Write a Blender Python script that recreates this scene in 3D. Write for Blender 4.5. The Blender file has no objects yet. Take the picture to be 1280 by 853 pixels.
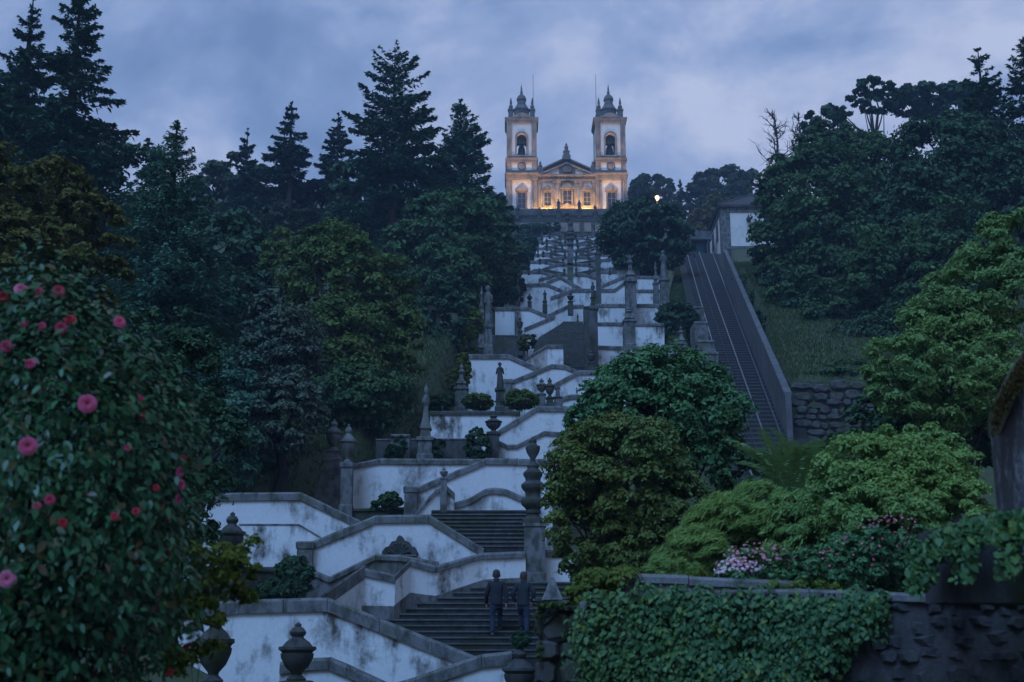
import bpy, math, random
import numpy as np
from mathutils import Vector, Matrix

SC = bpy.context.scene
COL = SC.collection
rnd = random.Random(7)

# ------------------------------------------------------------------ camera
F = 1600.0                       # focal length in photo pixels (1280 wide)
PITCH = math.radians(13.65)
CP, SP = math.cos(PITCH), math.sin(PITCH)
cam_d = bpy.data.cameras.new('camera')
cam = bpy.data.objects.new('camera', cam_d)
COL.objects.link(cam)
cam.location = (0, 0, 0)
cam.rotation_euler = (math.pi / 2 + PITCH, 0, 0)
cam_d.sensor_width = 36
cam_d.lens = 36 * F / 1280
cam_d.clip_start = 0.1
cam_d.clip_end = 3000
cam_d.dof.use_dof = True
cam_d.dof.focus_distance = 70
cam_d.dof.aperture_fstop = 2.8
SC.camera = cam

# ------------------------------------------------------------------ sky, sun, exposure
SUN_EL, SUN_AZ = math.radians(50), math.radians(208)      # behind the camera, a little left
world = bpy.data.worlds.new('World')
SC.world = world
world.use_nodes = True
nt = world.node_tree
nt.nodes.clear()
def N(nt, t, **kw):
    n = nt.nodes.new(t)
    for k, v in kw.items():
        setattr(n, k, v)
    return n
out = N(nt, 'ShaderNodeOutputWorld')
sky = N(nt, 'ShaderNodeTexSky', sky_type='NISHITA', sun_disc=False)
sky.sun_elevation = SUN_EL
sky.sun_rotation = SUN_AZ
sky.altitude = 400
bg1 = N(nt, 'ShaderNodeBackground'); bg1.inputs['Strength'].default_value = 0.034
bg2 = N(nt, 'ShaderNodeBackground'); bg2.inputs['Strength'].default_value = 1.0
mix = N(nt, 'ShaderNodeMixShader')
tc = N(nt, 'ShaderNodeTexCoord')
mp = N(nt, 'ShaderNodeMapping'); mp.inputs['Scale'].default_value = (1.0, 1.0, 1.35)
mp.inputs['Rotation'].default_value = (-0.1096, -0.1075, 0.0)
mp.inputs['Location'].default_value = (16.253, 56.995, 56.628)
n1 = N(nt, 'ShaderNodeTexNoise'); n1.inputs['Scale'].default_value = 5.0; n1.inputs['Detail'].default_value = 7; n1.inputs['Roughness'].default_value = 0.58; n1.inputs['Distortion'].default_value = 0.35
n2 = N(nt, 'ShaderNodeTexNoise'); n2.inputs['Scale'].default_value = 9.0; n2.inputs['Detail'].default_value = 6; n2.inputs['Roughness'].default_value = 0.6
mixn = N(nt, 'ShaderNodeMath', operation='MULTIPLY_ADD'); mixn.inputs[1].default_value = 0.42
ramp = N(nt, 'ShaderNodeValToRGB')
r = ramp.color_ramp
r.elements[0].position = 0.56; r.elements[0].color = (0.095, 0.151, 0.283, 1)
r.elements[1].position = 0.90; r.elements[1].color = (0.297, 0.338, 0.468, 1)
e = r.elements.new(0.67); e.color = (0.128, 0.192, 0.341, 1)
e = r.elements.new(0.77); e.color = (0.187, 0.247, 0.399, 1)
L = nt.links.new
L(tc.outputs['Generated'], mp.inputs['Vector'])
L(mp.outputs[0], n1.inputs['Vector']); L(mp.outputs[0], n2.inputs['Vector'])
L(n2.outputs['Fac'], mixn.inputs[0]); L(n1.outputs['Fac'], mixn.inputs[2])
L(mixn.outputs[0], ramp.inputs[0]); L(ramp.outputs[0], bg2.inputs['Color'])
L(sky.outputs[0], bg1.inputs['Color'])
mix.inputs[0].default_value = 0.90
L(bg1.outputs[0], mix.inputs[1]); L(bg2.outputs[0], mix.inputs[2]); L(mix.outputs[0], out.inputs[0])

sun_d = bpy.data.lights.new('sun', 'SUN')
sun = bpy.data.objects.new('sun', sun_d)
COL.objects.link(sun)
sun_d.energy = 1.5
sun_d.angle = math.radians(28)
sun_d.color = (0.24, 0.50, 1.0)
# lamp shines from azimuth SUN_AZ (clockwise from +Y) and elevation SUN_EL
d = Vector((math.sin(SUN_AZ) * math.cos(SUN_EL), math.cos(SUN_AZ) * math.cos(SUN_EL), math.sin(SUN_EL)))
sun.rotation_euler = (-d).to_track_quat('-Z', 'Y').to_euler()
sun.location = d * 150

SC.view_settings.view_transform = 'Standard'
SC.view_settings.look = 'None'
SC.view_settings.exposure = 0.85
SC.view_settings.gamma = 1.0
SC.view_settings.use_curve_mapping = False
SC.render.engine = 'CYCLES'
SC.cycles.use_denoising = True
SC.cycles.max_bounces = 5
SC.cycles.diffuse_bounces = 3
SC.cycles.glossy_bounces = 2
SC.cycles.transmission_bounces = 3
SC.cycles.transparent_max_bounces = 6
SC.cycles.volume_bounces = 0

# ------------------------------------------------------------------ helpers
def P(px, py, Y):
    u = (px - 640) / F; v = (426.5 - py) / F
    dy = CP - v * SP; dz = SP + v * CP
    t = Y / dy
    return Vector((u * t, Y, dz * t))
def ppm(py, Y):                              # photo pixels per metre at that row and distance
    v = (426.5 - py) / F
    return F * (CP - v * SP) / Y
S_HILL = 0.408
def hill(Y): return S_HILL * (Y - 34)
def Yg(py, off=0.0):
    v = (426.5 - py) / F
    e = (SP + v * CP) / (CP - v * SP)
    return (S_HILL * 34 - off) / (S_HILL - e)

def interp(x, xs, ys): return np.interp(x, xs, ys)
XLy = [0, 30, 42, 47.5, 52, 70, 100, 150, 225, 400]
XLx = [-12, -12, -10.5, -7.4, -5.4, -2.9, -2.6, -0.5, -1.0, -1.0]
def x_left(Y): return interp(Y, XLy, XLx)
XRy = [0, 50, 59, 68, 81, 99, 135, 165, 225, 400]
XRx = [11.0, 11.0, 12.9, 14.0, 16.3, 18.6, 24.0, 29.0, 36, 40]
def x_right(Y): return interp(Y, XRy, XRx)
def sstep(a, b, x):
    t = np.clip((x - a) / (b - a), 0, 1); return t * t * (3 - 2 * t)
def ground(X, Y):
    X = np.asarray(X, float); Y = np.asarray(Y, float)
    z = np.where(Y < 30, -1.72, np.where(Y < 225, S_HILL * (Y - 34) , S_HILL * (225 - 34) - 0.02 * (Y - 225)))
    z = z - 0.09 * sstep(28, 30, Y) * (Y < 30)
    xl = x_left(Y); xr = x_right(Y)
    left = sstep(0.0, 1.4, xl - X)
    right = sstep(0.0, 0.5, X - xr)
    inside = 1 - np.maximum(left, right)
    onhill = sstep(30, 36, Y) * (1 - sstep(215, 225, Y))
    z = z + onhill * (left * 1.0 + right * sstep(60.4, 61.2, Y) * (1.9 + 0.7 * sstep(62, 100, Y) - 2.6 * sstep(105, 140, Y)) - inside * 3.4 - right * 2.5 * (1 - sstep(60.4, 61.2, Y)))
    z = z + onhill * left * 0.12 * np.clip(xl - 4 - X, 0, 40)
    z = z + onhill * right * 0.10 * np.clip(X - xr - 3, 0, 40)
    # strip of bank between the stairs and the funicular
    bank = sstep(0.9, 0.0, np.abs(X - (xr - 5.5)) - 0.5) * onhill * sstep(84, 90, Y)
    z = z + bank * 2.6 * inside
    # raised garden at the right of the lowest flight
    gar = sstep(1.3, 2.6, X) * sstep(11.4, 12.2, Y) * (1 - sstep(36, 44, Y))
    z = z * (1 - gar) + gar * np.maximum(z, 0.35 + 0.05 * (Y - 12))
    lg = sstep(-4.5, -9, X) * sstep(16, 28, Y) * (1 - sstep(30, 40, Y))
    z = np.where(Y < 40, z + lg * 1.6, z)
    return z

def tag(o, label=None, cat=None, group=None, kind=None):
    if label: o['label'] = label
    if cat: o['category'] = cat
    if group: o['group'] = group
    if kind: o['kind'] = kind
    return o
def thing(name, label, cat, loc=(0, 0, 0), group=None):
    o = bpy.data.objects.new(name, None)
    o.empty_display_size = 0.2
    o['kind'] = 'thing'
    COL.objects.link(o); o.location = loc
    return tag(o, label, cat, group)
def link(name, me, parent=None, loc=None):
    """World-space mesh linked as an object; under a parent empty the offset is taken out."""
    o = bpy.data.objects.new(name, me)
    COL.objects.link(o)
    if parent is not None:
        o.parent = parent
        o.matrix_parent_inverse = Matrix.Translation(-world_loc(parent))
    if loc is not None:
        o.location = loc
    return o
def world_loc(o):
    v = Vector(o.location)
    p = o.parent
    while p is not None:
        v = v + Vector(o.matrix_parent_inverse.translation) + Vector(p.location)
        o, p = p, p.parent
    return v

class MB:
    def __init__(s): s.v = []; s.f = []; s.m = []; s.cur = 0
    def add(s, vs, fs):
        b = len(s.v); s.v.extend([tuple(q) for q in vs]); s.f.extend([tuple(i + b for i in q) for q in fs]); s.m.extend([s.cur] * len(fs)); return s
    def box(s, x0, x1, y0, y1, z0, z1):
        return s.add([(x0,y0,z0),(x1,y0,z0),(x1,y1,z0),(x0,y1,z0),(x0,y0,z1),(x1,y0,z1),(x1,y1,z1),(x0,y1,z1)],
                     [(0,3,2,1),(4,5,6,7),(0,1,5,4),(1,2,6,5),(2,3,7,6),(3,0,4,7)])
    def frus(s, cx, cy, z0, z1, a0, b0, a1, b1):        # tapered box with half sizes
        return s.add([(cx-a0,cy-b0,z0),(cx+a0,cy-b0,z0),(cx+a0,cy+b0,z0),(cx-a0,cy+b0,z0),(cx-a1,cy-b1,z1),(cx+a1,cy-b1,z1),(cx+a1,cy+b1,z1),(cx-a1,cy+b1,z1)],
                     [(0,3,2,1),(4,5,6,7),(0,1,5,4),(1,2,6,5),(2,3,7,6),(3,0,4,7)])
    def lathe(s, cx, cy, prof, seg=14, rot=0.0, sy=1.0):
        vs = []; fs = []
        for (r_, z) in prof:
            for k in range(seg):
                a = rot + 2 * math.pi * k / seg
                vs.append((cx + r_ * math.cos(a), cy + sy * r_ * math.sin(a), z))
        n = len(prof)
        for i in range(n - 1):
            for k in range(seg):
                k2 = (k + 1) % seg
                fs.append((i*seg+k, i*seg+k2, (i+1)*seg+k2, (i+1)*seg+k))
        fs.append(tuple(range(seg - 1, -1, -1))); fs.append(tuple((n-1)*seg + k for k in range(seg)))
        return s.add(vs, fs)
    def sq(s, cx, cy, prof):                            # square lathe; r = half width
        return s.lathe(cx, cy, [(r_ * math.sqrt(2), z) for r_, z in prof], 4, math.pi / 4)
    def tube(s, pts, rads, seg=6):
        vs = []; fs = []
        pts = [Vector(p) for p in pts]
        for i, p in enumerate(pts):
            a = pts[max(0, i-1)]; b = pts[min(len(pts)-1, i+1)]
            t = (b - a).normalized()
            n = t.cross(Vector((0.31, 0.95, 0.05)))
            if n.length < 1e-3: n = t.cross(Vector((1, 0, 0)))
            n.normalize(); c = t.cross(n)
            for k in range(seg):
                w = 2 * math.pi * k / seg
                vs.append(p + (n * math.cos(w) + c * math.sin(w)) * rads[i])
        for i in range(len(pts) - 1):
            for k in range(seg):
                k2 = (k+1) % seg
                fs.append((i*seg+k, i*seg+k2, (i+1)*seg+k2, (i+1)*seg+k))
        fs.append(tuple(range(seg-1, -1, -1))); fs.append(tuple((len(pts)-1)*seg + k for k in range(seg)))
        return s.add(vs, fs)
    def strip(s, rows, close=True):
        """rows: profiles with the same number of points, joined in a loop; capped at both ends"""
        n = len(rows[0]); vs = [p for r_ in rows for p in r_]; fs = []
        for i in range(len(rows) - 1):
            for k in range(n):
                k2 = (k+1) % n
                fs.append((i*n+k, i*n+k2, (i+1)*n+k2, (i+1)*n+k))
        fs.append(tuple(range(n-1, -1, -1))); fs.append(tuple((len(rows)-1)*n + k for k in range(n)))
        return s.add(vs, fs)
    def poly(s, outline, y0, y1):
        """xz outline extruded in y"""
        n = len(outline)
        vs = [(x, y0, z) for x, z in outline] + [(x, y1, z) for x, z in outline]
        fs = [tuple(range(n)), tuple(range(2*n-1, n-1, -1))]
        for k in range(n):
            k2 = (k+1) % n
            fs.append((k2, k, n+k, n+k2))
        return s.add(vs, fs)
    def mesh(s, name, mats, smooth=False):
        me = bpy.data.meshes.new(name)
        me.from_pydata(s.v, [], s.f)
        for m in (mats if isinstance(mats, (list, tuple)) else [mats]): me.materials.append(m)
        if len(me.materials) > 1: me.polygons.foreach_set('material_index', s.m)
        if smooth:
            me.polygons.foreach_set('use_smooth', [True] * len(me.polygons))
            me.update()
            try: me.set_sharp_from_angle(angle=math.radians(38))
            except Exception: pass
        me.update()
        return me
    def build(s, name, mats, parent=None, smooth=False):
        return link(name, s.mesh(name, mats, smooth), parent)

def arr_mesh(name, V, k, mat, var=None):
    """V: (n*k, 3) vertices of n separate k-gons"""
    V = np.asarray(V, np.float32); n = len(V) // k
    me = bpy.data.meshes.new(name)
    me.vertices.add(len(V)); me.vertices.foreach_set('co', V.ravel())
    me.loops.add(n * k); me.loops.foreach_set('vertex_index', np.arange(n * k, dtype=np.int32))
    me.polygons.add(n); me.polygons.foreach_set('loop_start', np.arange(0, n * k, k, dtype=np.int32))
    me.update(calc_edges=True)
    if var is not None:
        a = me.attributes.new('var', 'FLOAT', 'FACE'); a.data.foreach_set('value', np.asarray(var, np.float32))
    me.materials.append(mat)
    return me

# ------------------------------------------------------------------ materials
def new_mat(name):
    m = bpy.data.materials.new(name); m.use_nodes = True
    nt = m.node_tree; b = nt.nodes['Principled BSDF']
    return m, nt, b
def noise(nt, vec, scale, detail=5, rough=0.6, sc=(1, 1, 1), dist=0.0):
    mp = N(nt, 'ShaderNodeMapping'); mp.inputs['Scale'].default_value = sc
    n = N(nt, 'ShaderNodeTexNoise'); n.inputs['Scale'].default_value = scale; n.inputs['Detail'].default_value = detail; n.inputs['Roughness'].default_value = rough; n.inputs['Distortion'].default_value = dist
    nt.links.new(vec, mp.inputs['Vector']); nt.links.new(mp.outputs[0], n.inputs['Vector'])
    return n.outputs['Fac']
def ramp2(nt, fac, stops):
    r = N(nt, 'ShaderNodeValToRGB'); cr = r.color_ramp
    while len(cr.elements) < len(stops): cr.elements.new(0.5)
    for e_, (p, c) in zip(cr.elements, stops):
        e_.position = p; e_.color = (c[0], c[1], c[2], 1) if not isinstance(c, (int, float)) else (c, c, c, 1)
    nt.links.new(fac, r.inputs[0]); return r.outputs[0]
def mixc(nt, fac, a, b, mode='MIX'):
    m = N(nt, 'ShaderNodeMix', data_type='RGBA', blend_type=mode)
    for sock, val in ((m.inputs[0], fac), (m.inputs[6], a), (m.inputs[7], b)):
        if hasattr(val, 'is_linked'): nt.links.new(val, sock)
        elif isinstance(val, (int, float)): sock.default_value = val
        else: sock.default_value = (val[0], val[1], val[2], 1)
    return m.outputs[2]
def mul(nt, a, b):
    m = N(nt, 'ShaderNodeMath', operation='MULTIPLY')
    for s_, v in zip(m.inputs, (a, b)):
        if hasattr(v, 'is_linked'): nt.links.new(v, s_)
        else: s_.default_value = v
    return m.outputs[0]
def bump(nt, b, h, strength=0.4, dist=0.02):
    bp = N(nt, 'ShaderNodeBump'); bp.inputs['Strength'].default_value = strength; bp.inputs['Distance'].default_value = dist
    nt.links.new(h, bp.inputs['Height']); nt.links.new(bp.outputs[0], b.inputs['Normal'])
def wpos(nt):
    return N(nt, 'ShaderNodeNewGeometry').outputs['Position']

def plaster(name, dirt=0.5, white=(0.61, 0.61, 0.60), shift=0.0):
    m, nt, b = new_mat(name); v = wpos(nt)
    big = noise(nt, v, 0.55, 5, 0.65)
    streak = noise(nt, v, 3.0, 4, 0.6, (1, 1, 0.16))
    fine = noise(nt, v, 9.0, 5, 0.7)
    mould = noise(nt, v, 2.4, 7, 0.75, (1, 1, 0.6))
    def add(a, b_, k):
        n_ = N(nt, 'ShaderNodeMath', operation='MULTIPLY_ADD'); nt.links.new(a, n_.inputs[0]); n_.inputs[1].default_value = k; nt.links.new(b_, n_.inputs[2]); return n_.outputs[0]
    tot = add(mould, add(streak, big, 0.45), 0.55)                # about 1.0 on average
    f1 = mul(nt, ramp2(nt, mul(nt, tot, 0.5), [(0.512 - shift, 0.0), (0.555 - shift, 0.45), (0.605 - shift, 1.0)]), dirt)
    film = mul(nt, ramp2(nt, mul(nt, tot, 0.5), [(0.46, 0.0), (0.58, 1.0)]), 0.44 * dirt + 0.08)
    c = mixc(nt, ramp2(nt, fine, [(0.3, 0.0), (0.75, 1.0)]), white, tuple(x * 0.84 for x in white))
    c = mixc(nt, film, c, (0.46, 0.46, 0.45))
    c = mixc(nt, f1, c, (0.085, 0.075, 0.062))
    nt.links.new(c, b.inputs['Base Color']); b.inputs['Roughness'].default_value = 0.9
    b.inputs['Specular IOR Level'].default_value = 0.2
    bump(nt, b, fine, 0.35, 0.015)
    return m
def granite(name, base=(0.17, 0.166, 0.162), dark=(0.05, 0.05, 0.046), moss=(0.05, 0.06, 0.02), mossy=0.3, sc=1.0):
    m, nt, b = new_mat(name); v = wpos(nt)
    sp = noise(nt, v, 38 * sc, 3, 0.8); big = noise(nt, v, 1.1 * sc, 6, 0.65); bl = noise(nt, v, 4.0 * sc, 5, 0.6, (1, 1, 0.5))
    c = mixc(nt, ramp2(nt, sp, [(0.35, 0.0), (0.7, 1.0)]), tuple(x * 0.72 for x in base), tuple(x * 1.22 for x in base))
    c = mixc(nt, ramp2(nt, bl, [(0.44, 0.0), (0.64, 0.95)]), c, dark)
    c = mixc(nt, mul(nt, ramp2(nt, big, [(0.48, 0.0), (0.64, 1.0)]), min(1.0, mossy * 1.7)), c, moss)
    nt.links.new(c, b.inputs['Base Color']); b.inputs['Roughness'].default_value = 0.88
    b.inputs['Specular IOR Level'].default_value = 0.25
    bump(nt, b, sp, 0.4, 0.02)
    return m
def plain(name, col, rough=0.7, metal=0.0, var=0.15, scale=6.0):
    m, nt, b = new_mat(name); v = wpos(nt)
    n = noise(nt, v, scale, 5, 0.6)
    c = mixc(nt, n, tuple(x * (1 - var) for x in col), tuple(min(1, x * (1 + var)) for x in col))
    nt.links.new(c, b.inputs['Base Color']); b.inputs['Roughness'].default_value = rough; b.inputs['Metallic'].default_value = metal
    return m
def emis(name, col, strength):
    m, nt, b = new_mat(name)
    b.inputs['Base Color'].default_value = (*col, 1); b.inputs['Emission Color'].default_value = (*col, 1); b.inputs['Emission Strength'].default_value = strength
    return m
def leaf_mat(name, c0, c1, c2=None, rough=0.55, spec=0.3, trans=0.22):
    """leaf colour varies from leaf to leaf between c0 and c1; a few turn to c2"""
    m, nt, b = new_mat(name)
    at = N(nt, 'ShaderNodeAttribute', attribute_name='var')
    stops = [(0.0, c0), (0.85, c1)] + ([(0.97, c2)] if c2 else [])
    c = ramp2(nt, at.outputs['Fac'], stops)
    v = wpos(nt)
    big = noise(nt, v, 0.7, 3, 0.5)
    c = mixc(nt, ramp2(nt, big, [(0.35, 0.0), (0.7, 1.0)]), c, mixc(nt, 0.5, c, tuple(0.5 * (a + b_) * k for a, b_, k in zip(c0, c1, (1.5, 1.1, 0.6)))))
    nt.links.new(c, b.inputs['Base Color']); b.inputs['Roughness'].default_value = min(1, rough + .12); b.inputs['Specular IOR Level'].default_value = spec * .38
    tr = N(nt, 'ShaderNodeBsdfTranslucent'); nt.links.new(c, tr.inputs['Color'])
    ms = N(nt, 'ShaderNodeMixShader'); ms.inputs[0].default_value = trans
    o = nt.nodes['Material Output']
    nt.links.new(b.outputs[0], ms.inputs[1]); nt.links.new(tr.outputs[0], ms.inputs[2]); nt.links.new(ms.outputs[0], o.inputs[0])
    return m

M = {}
M['plaster'] = plaster('white_plaster', 0.8, (0.63, 0.63, 0.62), 0.004)
M['plaster_dirty'] = plaster('stained_plaster', 1.0, (0.66, 0.66, 0.65), 0.018)
M['plaster_clean'] = plaster('church_plaster', 0.15, (0.68, 0.63, 0.57))
M['granite'] = granite('grey_granite')
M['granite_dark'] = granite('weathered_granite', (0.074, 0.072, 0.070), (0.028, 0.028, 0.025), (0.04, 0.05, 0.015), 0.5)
M['granite_far'] = granite('terrace_granite', (0.111, 0.109, 0.107), (0.055, 0.055, 0.05), (0.045, 0.055, 0.02), 0.35, 0.5)
M['granite_church'] = granite('church_granite', (0.30, 0.24, 0.19), (0.13, 0.11, 0.095), (0.17, 0.15, 0.12), 0.3, 0.3)
M['granite_roof'] = granite('tower_stone', (0.148, 0.136, 0.126), (0.10, 0.095, 0.09), (0.08, 0.08, 0.07), 0.3, 0.3)
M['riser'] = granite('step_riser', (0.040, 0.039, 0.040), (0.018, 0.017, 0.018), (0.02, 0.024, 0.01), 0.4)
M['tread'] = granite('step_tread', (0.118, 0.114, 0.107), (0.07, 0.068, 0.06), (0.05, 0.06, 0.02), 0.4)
M['glass'] = plain('window_glass', (0.035, 0.045, 0.06), 0.12, 0, 0.1)
M['bronze'] = plain('bell_bronze', (0.05, 0.05, 0.045), 0.5, 0.4)
M['iron'] = plain('dark_iron', (0.03, 0.03, 0.032), 0.55, 0.6)
M['rail'] = plain('steel_rail', (0.22, 0.22, 0.23), 0.4, 0.9)
M['sleeper'] = plain('sleeper', (0.028, 0.026, 0.026), 0.9, 0, 0.4)
M['ballast'] = granite('ballast', (0.028, 0.027, 0.028), (0.010, 0.010, 0.010), (0.025, 0.03, 0.012), 0.6, 0.6)
M['concrete'] = granite('concrete', (0.118, 0.118, 0.122), (0.07, 0.07, 0.07), (0.06, 0.065, 0.03), 0.35, 0.4)
M['rubble'] = granite('rubble_stone', (0.089, 0.085, 0.081), (0.045, 0.043, 0.04), (0.05, 0.06, 0.02), 0.5)
M['rubble_shaded'] = granite('shaded_rubble_stone', (0.062, 0.059, 0.061), (0.014, 0.013, 0.014), (0.02, 0.024, 0.010), 0.6)  # darker copy of the rubble: shade on the garden walls put into its colour
M['slate'] = plain('roof_tile', (0.045, 0.035, 0.033), 0.85, 0, 0.3, 2.0)
M['teal'] = plain('teal_paint', (0.02, 0.13, 0.15), 0.6)
M['bark'] = granite('bark', (0.044, 0.035, 0.030), (0.02, 0.017, 0.015), (0.03, 0.035, 0.015), 0.4, 0.8)
M['bark_pale'] = granite('pale_bark', (0.089, 0.074, 0.067), (0.05, 0.04, 0.04), (0.05, 0.05, 0.03), 0.3, 0.8)
M['moss'] = plain('brown_moss', (0.050, 0.036, 0.014), 0.95, 0, 0.6, 9.0)

# ------------------------------------------------------------------ terrain
def make_ground():
    xs = np.concatenate([np.linspace(-400, -70, 12), np.linspace(-60, -18, 22), np.linspace(-16, 44, 121), np.linspace(46, 90, 20), np.linspace(100, 400, 11)])
    ys = np.concatenate([np.linspace(-60, -6, 6), np.linspace(-2, 60, 125), np.linspace(61, 110, 66), np.linspace(112, 232, 61), np.linspace(240, 520, 12)])
    X, Y = np.meshgrid(xs, ys)
    Z = ground(X, Y)
    V = np.stack([X, Y, Z], -1).reshape(-1, 3)
    nx, ny = len(xs), len(ys)
    i = np.arange(nx * ny).reshape(ny, nx)
    Q = np.stack([i[:-1, :-1], i[:-1, 1:], i[1:, 1:], i[1:, :-1]], -1).reshape(-1, 4)
    me = bpy.data.meshes.new('ground')
    me.from_pydata(V.tolist(), [], Q.tolist())
    m, nt, b = new_mat('ground_earth'); v = wpos(nt)
    a = noise(nt, v, 0.6, 6, 0.65); f = noise(nt, v, 7.0, 5, 0.7)
    c = mixc(nt, ramp2(nt, a, [(0.35, 0.0), (0.65, 1.0)]), (0.035, 0.055, 0.016), (0.055, 0.070, 0.020))
    c = mixc(nt, ramp2(nt, f, [(0.45, 0.0), (0.75, 1.0)]), c, (0.030, 0.026, 0.016))
    nt.links.new(c, b.inputs['Base Color']); b.inputs['Roughness'].default_value = 0.95
    bump(nt, b, f, 0.6, 0.08)
    me.materials.append(m)
    me.polygons.foreach_set('use_smooth', [True] * len(me.polygons))
    o = link('ground', me); tag(o, kind='structure')
make_ground()

# ------------------------------------------------------------------ walls
def catmull(st, n=6):
    if len(st) < 3: return st
    out_ = []
    a = np.array(st, float)
    for i in range(len(a) - 1):
        p0 = a[max(0, i-1)]; p1 = a[i]; p2 = a[i+1]; p3 = a[min(len(a)-1, i+2)]
        for k in range(n):
            t = k / n
            out_.append(tuple(0.5 * ((2*p1) + (-p0+p2)*t + (2*p0-5*p1+4*p2-p3)*t*t + (-p0+3*p1-3*p2+p3)*t**3)))
    out_.append(tuple(a[-1]))
    return out_
WALLS = 'white walls of the zigzag stairway'
def wall(label, st, thick=0.45, cop=0.30, over=0.07, face='plaster', copm='granite', stones=0.0, extra=1.2, off=(0, 1), curve=0,
         plinth=0.0, name='terrace_wall', cat='wall', group=WALLS, piers=(), drop=None):
    """st: (px, row of coping top, row of wall foot, distance). piers: (px0, px1, row top, row foot, Y)"""
    if curve: st = catmull(st, curve)
    T = [P(px, yt, Y) for px, yt, yb, Y in st]
    zb = [P(px, yb, Y).z for px, yt, yb, Y in st]
    root = thing(name, label, cat, (sum(t.x for t in T)/len(T), sum(t.y for t in T)/len(T), min(zb)), group)
    ox, oy = off
    mb = MB(); rows = []
    for t, b_ in zip(T, zb):
        z0 = b_ - extra; z1 = t.z - cop + 0.003
        z0 = min(z0, z1 - 0.1)
        rows.append([(t.x, t.y, z0), (t.x, t.y, z1), (t.x + ox*thick, t.y + oy*thick, z1), (t.x + ox*thick, t.y + oy*thick, z0)])
    mb.strip(rows); mb.build('plaster_panel' if face.startswith('plaster') else 'wall_face', M[face], root)
    if cop > 0:
        def prof(t):
            a, b_ = over, thick + over
            ch = min(0.07, cop * 0.35)
            return [(t.x - ox*a, t.y - oy*a, t.z - cop), (t.x - ox*a, t.y - oy*a, t.z - ch), (t.x - ox*(a-ch), t.y - oy*(a-ch), t.z),
                    (t.x + ox*(b_-ch), t.y + oy*(b_-ch), t.z), (t.x + ox*b_, t.y + oy*b_, t.z - ch), (t.x + ox*b_, t.y + oy*b_, t.z - cop)]
        if stones:
            for a, b_ in zip(T[:-1], T[1:]):
                n = max(1, round((b_ - a).length / stones))
                g = min(0.006 / max((b_ - a).length, 0.1), 0.1 / n)
                for k in range(n):
                    p = a.lerp(b_, k / n + g); q = a.lerp(b_, (k + 1) / n - g)
                    dz = rnd.uniform(-0.006, 0.006); p = p + Vector((0, 0, dz)); q = q + Vector((0, rnd.uniform(-.004, .004), dz))
                    c = MB(); c.strip([prof(p), prof(q)]); c.build('coping_stone', M[copm], root)
        else:
            c = MB(); c.strip([prof(t) for t in T]); c.build('coping', M[copm], root)
    if plinth:
        c = MB()
        rows = []
        for t, b_ in zip(T, zb):
            rows.append([(t.x, t.y - plinth, b_ - extra - 0.02), (t.x, t.y - plinth, b_ - 0.02), (t.x, t.y - plinth + 0.03, b_), (t.x, t.y + 0.05, b_), (t.x, t.y + 0.05, b_ - extra - 0.02)])
        c.strip(rows); c.build('plinth', M[copm], root)
    for (a, b_, yt, yb, Y) in piers:
        p0 = P(a, yt, Y); p1 = P(b_, yt, Y); z0 = P(a, yb, Y).z - extra
        w = (p1.x - p0.x) / 2; cx = (p0.x + p1.x) / 2; h = p0.z
        c = MB()
        c.sq(cx, Y + w - 0.06, [(w * 0.92, z0), (w * 0.92, h - 0.24), (w * 1.04, h - 0.22), (w * 1.08, h - 0.05), (w * 0.95, h)])
        c.build('pier', M[copm], root)
    return root

# --- lowest flight, in front of the two walkers
wall('stained white wall at the foot of the stairs, coping sloping down toward the walkers', [(225, 756, 900, 31), (300, 750, 900, 31), (410, 747, 900, 31), (606, 825, 900, 31)], cop=0.33, face='plaster_dirty', stones=1.2)
wall('white wall whose coping rises to the dark urn at the bottom edge', [(430, 872, 905, 30), (520, 846, 905, 30), (602, 818, 905, 30), (640, 814, 905, 30)], cop=0.30, stones=1.1)
wall('low grey stained wall right behind the lidded urn', [(350, 828, 905, 29), (386, 823, 905, 29), (412, 822, 905, 29), (434, 831, 905, 29), (500, 862, 905, 29)], cop=0.26, face='plaster_dirty', stones=1.0)
wall('broad granite ramp coping climbing to the stained wall beside the steps', [(396, 748, 800, 33.4), (456, 706, 780, 35.7)], cop=0.40, thick=0.8, stones=1.0)
wall('short stained white panel at the left foot of the lowest steps', [(452, 709, 757, 35.7), (494, 718, 758, 35.8)], cop=0.22, face='plaster_dirty', stones=1.0, plinth=0.12)
wall('stained white wall with wavy coping along the left of the lowest steps', [(494, 718, 757, 35.8), (514, 699, 741, 36.7), (545, 707, 745, 37.1), (604, 691, 725, 38.1), (657, 689, 722, 38.5)], cop=0.2, face='plaster_dirty', stones=0.9, plinth=0.12, extra=1.0)
wall('white wall right of the tall pale pedestal, mostly hidden by the round bush', [(682, 688, 742, 39.2), (790, 688, 742, 39.2)], cop=0.2, stones=1.1, extra=1.5)
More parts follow.
